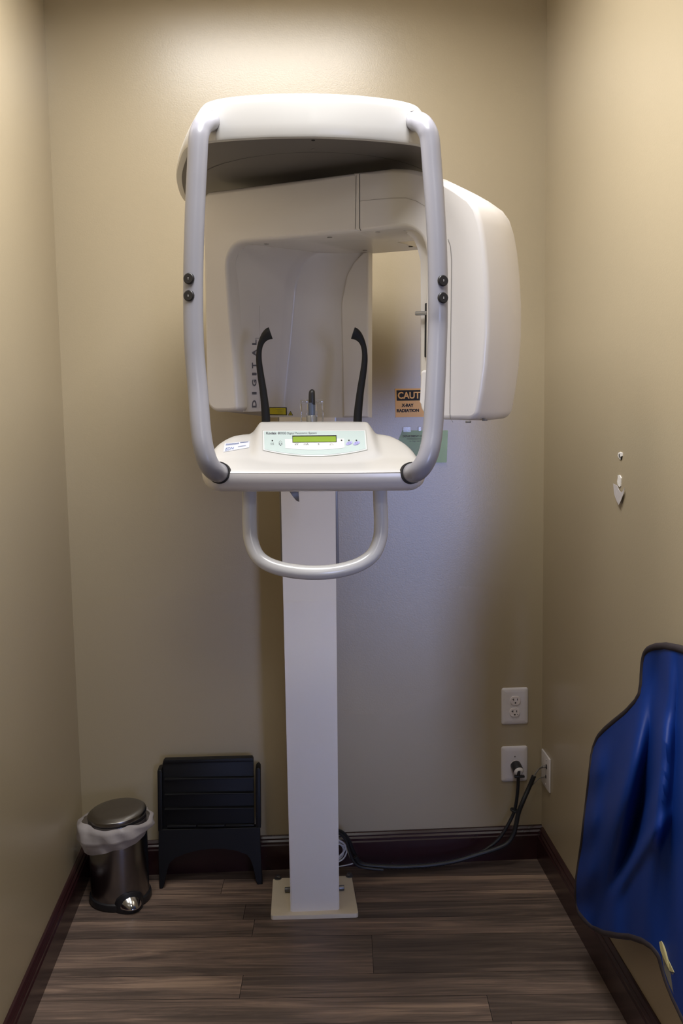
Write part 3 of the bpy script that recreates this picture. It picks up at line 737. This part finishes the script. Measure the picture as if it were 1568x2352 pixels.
obj('star_mark', bm, M['inkblack'], arm, 0)

# ------------------------------------------------------------------ pedal bin, bag
bc = Vector((-0.546, -0.165, 0))
RB = 0.0925
bin_ = thing('pedal_bin', 'small round stainless steel pedal bin with lid in the left corner', 'trash can', bc)
bm = new(); lathe(bm, bc, [(RB-0.012, 0.02), (RB-0.003, 0.022), (RB-0.003, 0.262), (RB-0.004, 0.266), (RB-0.02, 0.266)], 64); obj('body', bm, M['steel'], bin_, 40)
bm = new(); lathe(bm, bc, [(RB-0.012, 0.0), (RB+0.002, 0.002), (RB+0.004, 0.010), (RB+0.002, 0.022), (RB-0.004, 0.026), (RB-0.01, 0.026)], 64); obj('base_ring', bm, M['black'], bin_, 40, 'black plastic base ring')
pd = (W(300, 2062, 2.98)-bc); pd.z = 0; pdir = pd.normalized(); side = Vector((-pdir.y, pdir.x, 0))
bm = new()   # black pedal surround, a half-round hump standing on the ring
rs = []
for rr, z in ((RB-0.012, 0.0), (RB+0.020, 0.0), (RB+0.0215, 0.006), (RB+0.019, 0.013), (RB+0.006, 0.018), (RB-0.012, 0.019)):
    rs.append(None)
hump = []
for k in range(17):
    t = -1+2*k/16; w = 0.044*t; h = 0.030+0.026*math.sqrt(max(0, 1-t*t)); ext = 0.024*(1-t*t)**0.6
    r0 = math.sqrt(max(0, (RB-0.006)**2-w*w)); 
    hump.append([bc+side*w+pdir*(r0-0.004)+Vector((0, 0, 0.0)), bc+side*w+pdir*(r0+0.006+ext)+Vector((0, 0, 0.0)), bc+side*w+pdir*(r0+0.008+ext)+Vector((0, 0, 0.010)), bc+side*w+pdir*(r0+0.010)+Vector((0, 0, h)), bc+side*w+pdir*(r0-0.004)+Vector((0, 0, h+0.001))])
loft(bm, hump); obj('pedal_surround', bm, M['black'], bin_, 40, 'black pedal surround')
bm = new(); ped = []
for k in range(17):
    t = -1+2*k/16; w = 0.034*t; e = 1-t*t
    r0 = math.sqrt(max(0, (RB-0.006)**2-w*w))
    ped.append([bc+side*w+pdir*(r0+0.010)+Vector((0, 0, 0.030+0.019*math.sqrt(e))), bc+side*w+pdir*(r0+0.014+0.012*e)+Vector((0, 0, 0.026+0.012*e)), bc+side*w+pdir*(r0+0.018+0.024*e**0.8)+Vector((0, 0, 0.020)), bc+side*w+pdir*(r0+0.018+0.024*e**0.8)+Vector((0, 0, 0.016)), bc+side*w+pdir*(r0+0.008)+Vector((0, 0, 0.016))])
loft(bm, ped); obj('pedal', bm, M['chrome'], bin_, 50, 'shiny steel foot pedal')
# lid, resting tilted on the folded bag
lc = bc+Vector((0.0, 0, 0.272)); tl = Matrix.Rotation(math.radians(-4.5), 4, 'Y') @ Matrix.Rotation(math.radians(2), 4, 'X')
def lidlathe(prof):
    bm = new(); lathe(bm, (0, 0, 0), prof, 64); bmesh.ops.transform(bm, matrix=Matrix.Translation(lc) @ tl, verts=bm.verts); return bm
lid = obj('lid', lidlathe([(0.084, 0.0), (RB-0.003, 0.0), (RB-0.0015, 0.006), (RB-0.003, 0.012), (0.082, 0.0175), (0.065, 0.0195), (0.035, 0.021), (0.012, 0.0215)]), M['lid'], bin_, 35, 'steel lid')
obj('lid_band', lidlathe([(0.080, -0.012), (RB-0.006, -0.012), (RB-0.003, -0.002), (RB-0.003, 0.003), (0.08, 0.003)]), M['black'], bin_, 40, 'black lid band')
# bag skirt folded over the rim
def bagring(f):
    return [f(2*PI*k/96) for k in range(96)]
def bagpt(a, r, z): return bc+Vector((math.cos(a)*r, math.sin(a)*r, z))
def low(a):   # hem height around the bin, lowest at front left
    return 0.198+0.030*math.cos(a+0.25)-0.012*math.cos(a-(-PI/2))+0.004*math.sin(3*a+1)
def wob(a, k): return 0.0035*math.sin(5*a+k)+0.0025*math.sin(9*a+2.3*k)+0.002*math.sin(13*a+k*1.7)
bm = new()
loft(bm, [bagring(lambda a, t=t, off=off, k=k: bagpt(a, RB+off+wob(a, k)*(1.0 if off > 0.003 else 0.2)+0.016*max(0, -math.cos(a+0.3))**2*(1 if 0.2 < t < 0.99 else 0.4), low(a)+(0.266+0.004*math.sin(4*a)-low(a))*t)) for t, off, k in ((0.0, 0.004, 0), (0.05, 0.008, 0.4), (0.3, 0.010, 1.0), (0.36, 0.012, 1.2), (0.40, 0.018, 1.5), (0.50, 0.019, 1.8), (0.66, 0.017, 2.2), (0.8, 0.018, 2.6), (0.92, 0.015, 3.0), (1.0, 0.006, 3.2))], False, False)
bag = obj('bin_liner', bm, M['bag'], None, 80)
tag(bag, 'translucent white plastic liner bag folded over the rim of the steel bin', 'bin liner')

# ------------------------------------------------------------------ folded step stool
ST = Vector((-0.27, -0.115, 0))
stool = thing('folding_step_stool', 'black plastic folding step stool leaning against the back wall beside the bin', 'step stool', ST)
def SW(px, py, d=0.0):
    """point on the stool's front plane, which leans back towards the wall"""
    z0 = W(px, py, CAMD-0.115).z; y = -0.118+0.055*min(1, max(0, z0/0.40))
    return W(px, py, CAMD+y+d)
def sprism(pts, th, bev=0.002, d=0.0):
    bm = new(); prism(bm, [SW(x, y, d) for x, y in pts], (0, th, 0), bev, 2); return bm
arch = arc(383, 2003, 590, 1990, 0, 1)
archp = [(364, 1906), (480, 1904), (597, 1900), (598, 1950), (603, 2036), (595, 2040), (588, 2026), (581, 1990), (576, 1972), (568, 1962), (545, 1953), (515, 1949.5), (485, 1949.5), (455, 1953), (425, 1961), (400, 1970), (388, 1982), (382, 2006), (378, 2030), (372, 2044), (366, 2044), (364, 1960)]
obj('front_apron', sprism(archp, 0.024), M['stool'], stool, 40)
obj('side_rail', sprism([(361, 1772), (365, 1769), (370, 1769), (372, 1775), (373, 1910), (363, 1910)], 0.05, 0.003), M['stool'], stool, 40)
obj('side_rail', sprism([(586.5, 1770), (589, 1765), (594, 1763), (598, 1768), (599, 1902), (587, 1904)], 0.05, 0.003), M['stool'], stool, 40)
seat = obj('folded_seat', sprism([(373, 1754), (377, 1748), (578, 1743), (582, 1749), (584, 1905), (374, 1910)], 0.02, 0.002, 0.014), M['stool'], stool, 40)
for y in (1792, 1827, 1861):
    obj('seat_rib', sprism([(378, y-3), (583, y-6), (583, y-3), (378, y+1)], 0.02, 0.001, -0.003), M['stool'], stool, 40)
obj('top_lip', sprism([(374, 1750), (378, 1746), (579, 1741), (582, 1746), (582, 1750), (374, 1754)], 0.025, 0.002, 0.008), M['stool'], stool, 40)
for xs in ((384, 450), (454, 515), (519, 583)):
    y = 1897-(xs[0]-384)*0.016; obj('seat_rib', sprism([(xs[0], y), (xs[1], y-1.5), (xs[1], y+3), (xs[0], y+5)], 0.018, 0.001, 0.002), M['stool'], stool, 40)

# ------------------------------------------------------------------ wall plates and outlets on the back wall
def wallplate(name, label, quad, group=None):
    """jumbo plate on the back wall from its four photo corners; returns thing and a (s,t,out)->world map"""
    c = [BW(*p) for p in quad]; ctr = sum(c, Vector())/4
    t = thing(name, label, 'wall outlet', (ctr.x, 0, ctr.z), group)
    x0 = (c[0].x+c[3].x)/2; x1 = (c[1].x+c[2].x)/2; z1 = (c[0].z+c[1].z)/2; z0 = (c[2].z+c[3].z)/2
    bm = new()
    def rr(d, y):
        r = max(0.002, 0.008-d); P = []
        for cx, cz, a0 in ((x1-d-r, z1-d-r, 0), (x0+d+r, z1-d-r, 90), (x0+d+r, z0+d+r, 180), (x1-d-r, z0+d+r, 270)):
            for k in range(6): a = math.radians(a0+90*k/5); P.append((cx+r*math.cos(a), y, cz+r*math.sin(a)))
        return P
    loft(bm, [rr(0, 0), rr(0, -0.0025), rr(0.0015, -0.0045), rr(0.006, -0.0062), rr(0.013, -0.0072), rr(0.015, -0.0073)])
    p = obj('plate', bm, M['plate'], t, 40)
    return t, p
up, upp = wallplate('wall_outlet', 'white duplex outlet plate, empty, upper of the two on the back wall', [(1152, 1579), (1214, 1579), (1210, 1663), (1150, 1663)], 'outlets on the back wall')
for k, (px, py) in enumerate(((1183, 1609), (1181.5, 1636))):
    c = BW(px, py, 0.0078); bm = new(); P = []
    for i in range(32):
        a = 2*PI*i/32; P.append((c.x+0.0172*math.cos(a), -0.0068, c.z+max(-0.0142, min(0.0142, 0.0172*math.sin(a)))))
    prism(bm, [Vector((x, -0.0105, z)) for x, y, z in P], (0, 0.004, 0), 0.0012, 2); s = obj('receptacle', bm, M['socket'], up, 40)
    def slot(x, z, w, h):
        bm = new(); box(bm, (c.x+x-w/2, -0.0108, c.z+z-h/2), (c.x+x+w/2, -0.0100, c.z+z+h/2)); obj('slot', bm, M['dark'], s, 0)
    slot(-0.0063, 0.0042, 0.0022, 0.0075); slot(-0.0085, 0.0042, 0.0045, 0.0020); slot(0.0063, 0.0042, 0.0022, 0.0068)
    bm = new(); cyl(bm, (c.x, -0.0100, c.z-0.0072), (0, -1, 0), 0.0027, 0.0008, 12); obj('ground_hole', bm, M['dark'], s, 0)
    if k: bm = new(); cyl(bm, (c.x+0.009, -0.0100, c.z-0.0072), (0, -1, 0), 0.0016, 0.0008, 12); obj('indicator_light', bm, M['bluerod'], s, 0)
bm = new(); c = BW(1182.3, 1622.6); cyl(bm, (c.x, -0.0070, c.z), (0, -1, 0), 0.0028, 0.0012, 12); obj('screw', bm, M['plate'], up, 30)
lo_, lop = wallplate('wall_outlet', 'white single outlet plate with black plug, lower of the two on the back wall', [(1152, 1713), (1213, 1713), (1208, 1794), (1149, 1794)], 'outlets on the back wall')
c = BW(1181, 1736); bm = new(); cyl(bm, (c.x, -0.0070, c.z), (0, -1, 0), 0.0024, 0.0012, 12); obj('screw', bm, M['seam'], lo_, 30)
c = BW(1183, 1757); bm = new(); cyl(bm, (c.x, -0.0068, c.z), (0, -1, 0), 0.019, 0.002, 28, bev=0.0008); obj('receptacle', bm, M['socket'], lo_, 40)

# power cord with plug
cord = thing('power_cord', 'black power cord plugged into the lower outlet and running along the baseboard', 'power cord', BW(1186, 1760, 0.03))
p0 = BW(1183, 1756, 0.0095); pax = Vector((0.10, -0.95, -0.30)).normalized()
bm = new(); cyl(bm, p0, pax, 0.0172, 0.034, 28, bev=0.002); obj('plug', bm, M['black'], cord, 40, 'black round plug body')
bm = new(); e = p0+pax*0.034; cyl(bm, e, pax, 0.0165, 0.010, 28, r2=0.013, bev=0.003); obj('plug_cap', bm, M['plugwhite'], cord, 40, 'white plug cap')
bm = new(); box(bm, (-0.017, -0.006, -0.0035), (0.017, 0.006, 0.0035), 0.002); bmesh.ops.translate(bm, verts=bm.verts, vec=e+Vector((0.001, -0.008, -0.0155))); obj('cord_clamp', bm, M['black'], cord, 40)
def path(pts): return [W(x, y, CAMD-o) for x, y, o in pts]
cordp = [(1191, 1770, 0.050), (1190, 1785, 0.050), (1188.5, 1815, 0.046), (1184, 1850, 0.042), (1176, 1875, 0.042), (1160, 1905, 0.046), (1140, 1932, 0.05), (1105, 1957, 0.055), (1060, 1974, 0.058), (1010, 1984, 0.060), (960, 1988, 0.062), (900, 1989, 0.064), (850, 1987, 0.066), (826, 1979, 0.068), (812, 1957, 0.07), (802, 1932, 0.08), (788, 1913, 0.09), (772, 1906, 0.10)]
bm = new(); tube(bm, path(cordp), 0.0056, 12, 6); obj('cord', bm, M['cable'], cord, 60)
# corrugated conduit and its grey data cables
cond = thing('corrugated_conduit', 'black corrugated cable sleeve rising from the floor to the right corner', 'cable', BW(1226, 1783, 0.04))
condp = [(1226, 1782, 0.052), (1214, 1810, 0.050), (1200, 1842, 0.062), (1190, 1868, 0.062), (1185, 1893, 0.064), (1178, 1918, 0.067), (1163, 1938, 0.071), (1135, 1951, 0.074), (1095, 1963, 0.076), (1045, 1978, 0.080), (990, 1987, 0.084), (930, 1991, 0.087), (870, 1990, 0.090), (830, 1985, 0.094), (815, 1968, 0.099)]
def corrugated(pts, r, seg=14):
    P = catmull(pts, 14); bm = new(); d = 0; rings = []
    T = [(P[min(i+1, len(P)-1)]-P[max(i-1, 0)]).normalized() for i in range(len(P))]
    nrm = Vector((0, 1, 0)); nrm = (nrm-T[0]*nrm.dot(T[0])).normalized()
    for i, p in enumerate(P):
        nrm = (nrm-T[i]*nrm.dot(T[i])).normalized(); b = T[i].cross(nrm); rr = r*(1.0 if i % 2 else 0.86)
        rings.append([p+nrm*math.cos(2*PI*k/seg)*rr+b*math.sin(2*PI*k/seg)*rr for k in range(seg)])
    loft(bm, rings); return bm
obj('sleeve', corrugated(path(condp), 0.0080), M['cable'], cond, 60)
dp = onX(1256, 1760, XR-0.006)
bm = new(); tube(bm, [W(1222, 1790, CAMD-0.052), W(1231, 1774, CAMD-0.053), W(1240, 1764, CAMD-0.055), onX(1249, 1761, XR-0.016), onX(1254, 1761, XR-0.004)], [0.0024, 0.0026, 0.003, 0.0045, 0.0045], 10, 6); obj('data_cable', bm, M['seam'], cond, 60, 'thin grey data cable')
bm = new(); tube(bm, [W(1220, 1806, CAMD-0.050), W(1229, 1796, CAMD-0.053), W(1238, 1788, CAMD-0.056), onX(1247, 1785, XR-0.014), onX(1252, 1784, XR-0.004)], 0.0016, 10, 6); obj('data_cable', bm, M['seam'], cond, 60, 'thin grey data cable')
bm = new(); cyl(bm, W(1180, 1863, CAMD-0.047), (0.3, -0.1, 1), 0.014, 0.006, 16, bev=0.001); tie = obj('cable_tie', bm, M['cable'], None, 40)
tag(tie, 'small black cable tie binding the cord and sleeve below the outlets', 'cable tie')
# data plate on the right wall
q = [onX(*p, XR) for p in ((1247, 1724), (1266.5, 1741), (1263.5, 1818), (1246, 1796))]
yb = (q[0].y+q[3].y)/2; yf = (q[1].y+q[2].y)/2; zt = (q[0].z+q[1].z)/2; zb = (q[2].z+q[3].z)/2
dpl = thing('data_plate', 'white data jack plate on the right wall beside the lower outlet', 'wall plate', (XR, (yb+yf)/2, (zt+zb)/2))
bm = new(); box(bm, (XR-0.006, min(yb, yf), zb), (XR, max(yb, yf), zt), 0.0022, 3); obj('plate', bm, M['plate'], dpl, 40)
for px, py, w in ((1254.3, 1761, 0.010), (1253, 1784, 0.007)):
    c = onX(px, py, XR-0.0065); bm = new(); box(bm, (c.x-0.0006, c.y-w/1.6, c.z-w*0.7), (c.x+0.001, c.y+w/1.6, c.z+w*0.7), 0.0003); obj('jack_opening', bm, M['dark'], dpl, 0)
for px, py in ((1254.5, 1745), (1252.5, 1801)):
    c = onX(px, py, XR-0.006); bm = new(); cyl(bm, c, (-1, 0, 0), 0.0024, 0.001, 12); obj('screw', bm, M['plate'], dpl, 30)

# loop of black and white cables behind the column foot
wc = [[(770, 1975, 0.11), (786, 1960, 0.10), (793, 1947, 0.10), (790, 1938, 0.105), (778, 1930, 0.115), (766, 1926, 0.12)],
      [(770, 1983, 0.11), (788, 1972, 0.10), (796, 1955, 0.095), (792, 1944, 0.10), (776, 1938, 0.11)],
      [(768, 1992, 0.088), (790, 1988, 0.080), (808, 1984, 0.076), (811, 1980, 0.074), (803, 1968, 0.078), (795, 1950, 0.083), (784, 1936, 0.09), (770, 1930, 0.10)],
      [(770, 1979, 0.10), (784, 1968, 0.09), (789, 1952, 0.095), (783, 1940, 0.10), (770, 1936, 0.11)]]
for k, (p, r, lb) in enumerate(zip(wc, (0.0034, 0.0026, 0.0019, 0.0034), ('thick white cable, outermost bend of the coil behind the column foot', 'grey-white cable curling second from outside behind the column foot', 'thin white cable reaching furthest out along the floor behind the column', 'white cable in the tightest curl against the right side of the column'))):
    bm = new(); tube(bm, path(p), r, 10, 8); tag(obj('coiled_cable', bm, M['whitecable'], None, 60), lb, 'cable', 'coiled cables behind the column')
bm = new(); tube(bm, path([(776, 1914, 0.125), (784, 1918, 0.122), (794, 1930, 0.118), (801, 1950, 0.113), (808, 1972, 0.110), (822, 1989, 0.108), (850, 1995, 0.106), (880, 1998, 0.106)]), 0.0046, 12, 8)
tag(obj('coiled_cable', bm, M['cable'], None, 60), 'thick black cable arching above the white ones beside the column foot', 'cable', 'coiled cables behind the column')

# ------------------------------------------------------------------ sign and paper on the back wall
def bwq(c, off): return quadmap(c, lambda x, y: BW(x, y, off))
SQ = [(907, 893), (1006, 891), (1005, 957), (908, 958.5)]
sg = thing('caution_sign', 'orange-yellow caution x-ray radiation sign on the back wall behind the arm', 'sign', BW(950, 925))
bm = new(); prism(bm, [BW(x, y, 0.002) for x, y in SQ], (0, 0.002, 0)); obj('sign_board', bm, M['signyellow'], sg, 0)
bm = new(); patch(bm, bwq([(910.3, 896.5), (1002.5, 895), (1002, 919), (911, 920.5)], 0.0026)); obj('header_band', bm, M['inkblack'], sg, 0, 'black header band')
bm = new(); text(bm, 'CAUTION', bwq([(913.3, 900), (999, 899), (999, 915), (913.5, 916.5)], 0.0032), 0.03); obj('header_lettering', bm, M['signyellow'], sg, 0)
bm = new(); text(bm, 'X-RAY', bwq([(922, 927), (949.5, 927), (949.5, 934.5), (922, 934.8)], 0.0028), 0.045); obj('lettering', bm, M['inkblack'], sg, 0)
bm = new(); text(bm, 'RADIATION', bwq([(911, 939.2), (962, 938.6), (962, 946.3), (911, 947.3)], 0.0028), 0.045); obj('lettering', bm, M['inkblack'], sg, 0)
PQ = [(872, 988.5), (1028, 988.5), (1024.5, 1062), (872, 1063)]
pp = thing('certificate_paper', 'pale green certificate paper taped to the back wall behind the right tube', 'paper', BW(950, 1025))
bm = new()
def pmap(s, t): 
    p = bwq(PQ, 0.0)(s, t); p.y = 0.0004-0.009*s*s*(1-t*0.6); return p
patch(bm, pmap, 10, 6); g2 = bmesh.ops.solidify(bm, geom=bm.faces[:], thickness=0.0006); obj('sheet', bm, M['green'], pp, 0)
def pt(body, c, m='ink', bold=0.0):
    bm = new(); text(bm, body, quadmap(c, lambda x, y: W(x, y, CAMD-0.0125)), bold); obj('print', bm, M[m], pp, 0)
pt('DEPARTMENT OF HEALTH', [(925, 999.8), (994, 999.2), (994, 1003.2), (925, 1004.2)], bold=0.02)
pt('x-ray certificate', [(940, 1011.5), (984, 1010.8), (984, 1015.2), (940, 1015.8)])
bm = new(); 
for y in (1007.2, 1009): ribbon(bm, [W(934, y+0.4, CAMD-0.0125), W(985, y, CAMD-0.0125)], 0.0006, (0, -1, 0))
obj('print_rule', bm, M['seam'], pp, 0)
def tp(pts, lb):
    bm = new(); prism(bm, [BW(x, y, 0.011) for x, y in pts], (0, 0.0006, 0)); tag(obj('tape_piece', bm, M['tape'], pp, 0), lb)
tp([(926, 981), (942, 981), (943, 992), (926, 992)], 'clear tape'); tp([(961, 981), (966, 981), (966, 990), (961, 990)], 'clear tape')

# ------------------------------------------------------------------ lead apron on the right wall
TOP = [(1325.5, 2052), (1327, 2020), (1340, 1930), (1355, 1800), (1362, 1738), (1367, 1716), (1376, 1693), (1390, 1677), (1410, 1660), (1440, 1636), (1462, 1612), (1472, 1594), (1476, 1570), (1478, 1530), (1482, 1504), (1490, 1492), (1504, 1486), (1530, 1484), (1560, 1490), (1590, 1500), (1612, 1520), (1630, 1570)]
BOT = [(1325.5, 2058), (1327, 2078), (1333, 2098), (1345, 2113), (1362, 2128), (1390, 2143), (1420, 2148), (1450, 2151), (1480, 2161), (1500, 2174), (1516, 2194), (1524, 2222), (1534, 2255), (1550, 2294), (1572, 2340), (1600, 2390), (1630, 2400)]
XA = XR-0.085
cols = [1325.5, 1326.2, 1327, 1328.5, 1330, 1333, 1336, 1340, 1345, 1350, 1355, 1358.5, 1362, 1364.5, 1367, 1371, 1376, 1383, 1390, 1400, 1410, 1418, 1426, 1433, 1440, 1448, 1455, 1462, 1467, 1472, 1474, 1476, 1477, 1478, 1480, 1482, 1486, 1490, 1497, 1504, 1512, 1520, 1530, 1540, 1550, 1560, 1572, 1585, 1600, 1612, 1622, 1630]
def fold(px, py):
    def ridge(x0, y0, x1, y1, w, a):
        dx, dy = x1-x0, y1-y0; L = math.hypot(dx, dy); t = ((px-x0)*dx+(py-y0)*dy)/L/L
        d = ((px-x0)*dy-(py-y0)*dx)/L; k = math.exp(-(d/w)**2)
        return a*k*sstep(-0.45, 0.35, t)*(1-sstep(0.55, 1.45, t))
    f = 0
    f += ridge(1512, 1560, 1452, 1980, 22, -0.020)      # deep valley running down-left
    f += ridge(1490, 1650, 1395, 1960, 26, 0.016)
    f += ridge(1540, 1560, 1500, 2000, 16, 0.014)
    f += ridge(1528, 1560, 1536, 1680, 15, -0.006)
    f += ridge(1500, 1800, 1395, 2080, 16, -0.010)
    f += ridge(1512, 1900, 1425, 2040, 14, 0.010)
    f += ridge(1560, 1560, 1545, 2100, 16, -0.008)
    f += ridge(1378, 1710, 1350, 2080, 22, 0.010)
    f += 0.003*math.sin(py/19.0+px/40)*math.exp(-((px-1355-(1900-py)*0.10)/28)**2)
    f += 0.004*math.sin(px/13.0)*sstep(1950, 2150, py)
    return f
def AP(px, py):
    lean = 0.055*sstep(1900, 1480, py) if py < 1900 else 0
    return onX(px, py, XA + lean - 1.5*fold(px, py))
NR = 90
cols = sorted({a+(b-a)*k/3 for a, b in zip(cols[:-1], cols[1:]) for k in range(3)} | {cols[-1]})
bm = new(); G = []
for c in cols:
    yt, yb_ = interp(TOP, c), interp(BOT, c)
    G.append([bm.verts.new(AP(c, yt+(yb_-yt)*k/NR)) for k in range(NR+1)])
for a, b in zip(G[:-1], G[1:]):
    for k in range(NR): bm.faces.new((a[k], b[k], b[k+1], a[k+1]))
bmesh.ops.recalc_face_normals(bm, faces=bm.faces)
bmesh.ops.solidify(bm, geom=bm.faces[:], thickness=0.005)
ap = thing('protective_apron', 'royal blue protective apron with dark binding hanging at the right wall', 'apron', onX(1500, 2200, XA))
body = obj('apron_body', bm, M['apron'], ap, 70)
edge = [AP(c, interp(TOP, c)) for c in cols[::-1]] + [AP(c, interp(BOT, c)) for c in cols]
# even out the spacing of the edge before sweeping the binding
ev = [edge[0]]
for p in edge[1:]:
    if (p-ev[-1]).length > 0.012: ev.append(p)
bm = new(); tube(bm, ev, 0.0085, 10, 3); obj('binding', bm, M['binding'], ap, 60, 'dark brown edge binding')
bm = new(); prism(bm, [AP(x, y)+Vector((-0.006, 0, 0)) for x, y in ((1519.5, 2163), (1525, 2161), (1530, 2170), (1540, 2204), (1554, 2233), (1544, 2230), (1531, 2206), (1523, 2184))], (0.002, 0, 0)); obj('beige_strip', bm, M['strap'], ap, 0, 'beige fastening strip')
bm = new(); prism(bm, [AP(x, y)+Vector((-0.005, 0, 0)) for x, y in ((1524, 2190), (1532, 2206), (1545, 2232), (1556, 2236), (1554, 2262), (1552, 2283), (1540, 2258), (1530, 2228))], (0.002, 0, 0)); obj('lining_flap', bm, M['lining'], ap, 0, 'grey lining turned outward')
bm = new(); tube(bm, [AP(1585, 1500)+Vector((0.004, 0, 0)), Vector((XR-0.02, AP(1585, 1500).y, AP(1585, 1500).z+0.02)), Vector((XR, AP(1585, 1500).y, AP(1585, 1500).z+0.02))], 0.006, 10, 5); obj('hanging_loop', bm, M['binding'], ap, 60)

# ------------------------------------------------------------------ light
def area(name, loc, target, sx, sy, power, col, spread=180):
    l = bpy.data.lights.new(name, 'AREA'); l.shape = 'RECTANGLE'; l.size = sx; l.size_y = sy; l.energy = power; l.color = col; l.spread = math.radians(spread)
    o = bpy.data.objects.new(name, l); COL.objects.link(o); o.location = loc
    o.rotation_euler = (Vector(target)-Vector(loc)).to_track_quat('-Z', 'Y').to_euler(); return o
area('ceiling_light', (0.08, -1.66, CEIL-0.02), (0.08, -1.6599, 0), 0.55, 0.6, 19, (1.0, 0.99, 0.97), 130)
area('wall_downlight', (-0.02, -0.90, CEIL-0.02), (-0.02, -0.8999, 0), 0.75, 0.35, 31, (1.0, 0.985, 0.975), 165)
area('front_fill_light', (0.30, -3.70, CEIL-0.02), (0.30, -3.6999, 0), 0.6, 0.6, 10, (1.0, 0.99, 0.97), 170)  # added fill, no known fixture; brightens the arm and column fronts
area('window_daylight', (1.08, -4.35, 0.90), (0.30, 0, 0.80), 0.40, 1.7, 2.05, (0.44, 0.54, 1.0), 30)
w = bpy.data.worlds.new('world'); scn.world = w; w.use_nodes = True
w.node_tree.nodes['Background'].inputs[0].default_value = (1.0, 0.92, 0.80, 1); w.node_tree.nodes['Background'].inputs[1].default_value = 0.02
scn.view_settings.view_transform = 'Standard'; scn.view_settings.look = 'None'; scn.view_settings.gamma = 1; scn.view_settings.exposure = 0
scn.view_settings.use_curve_mapping = False
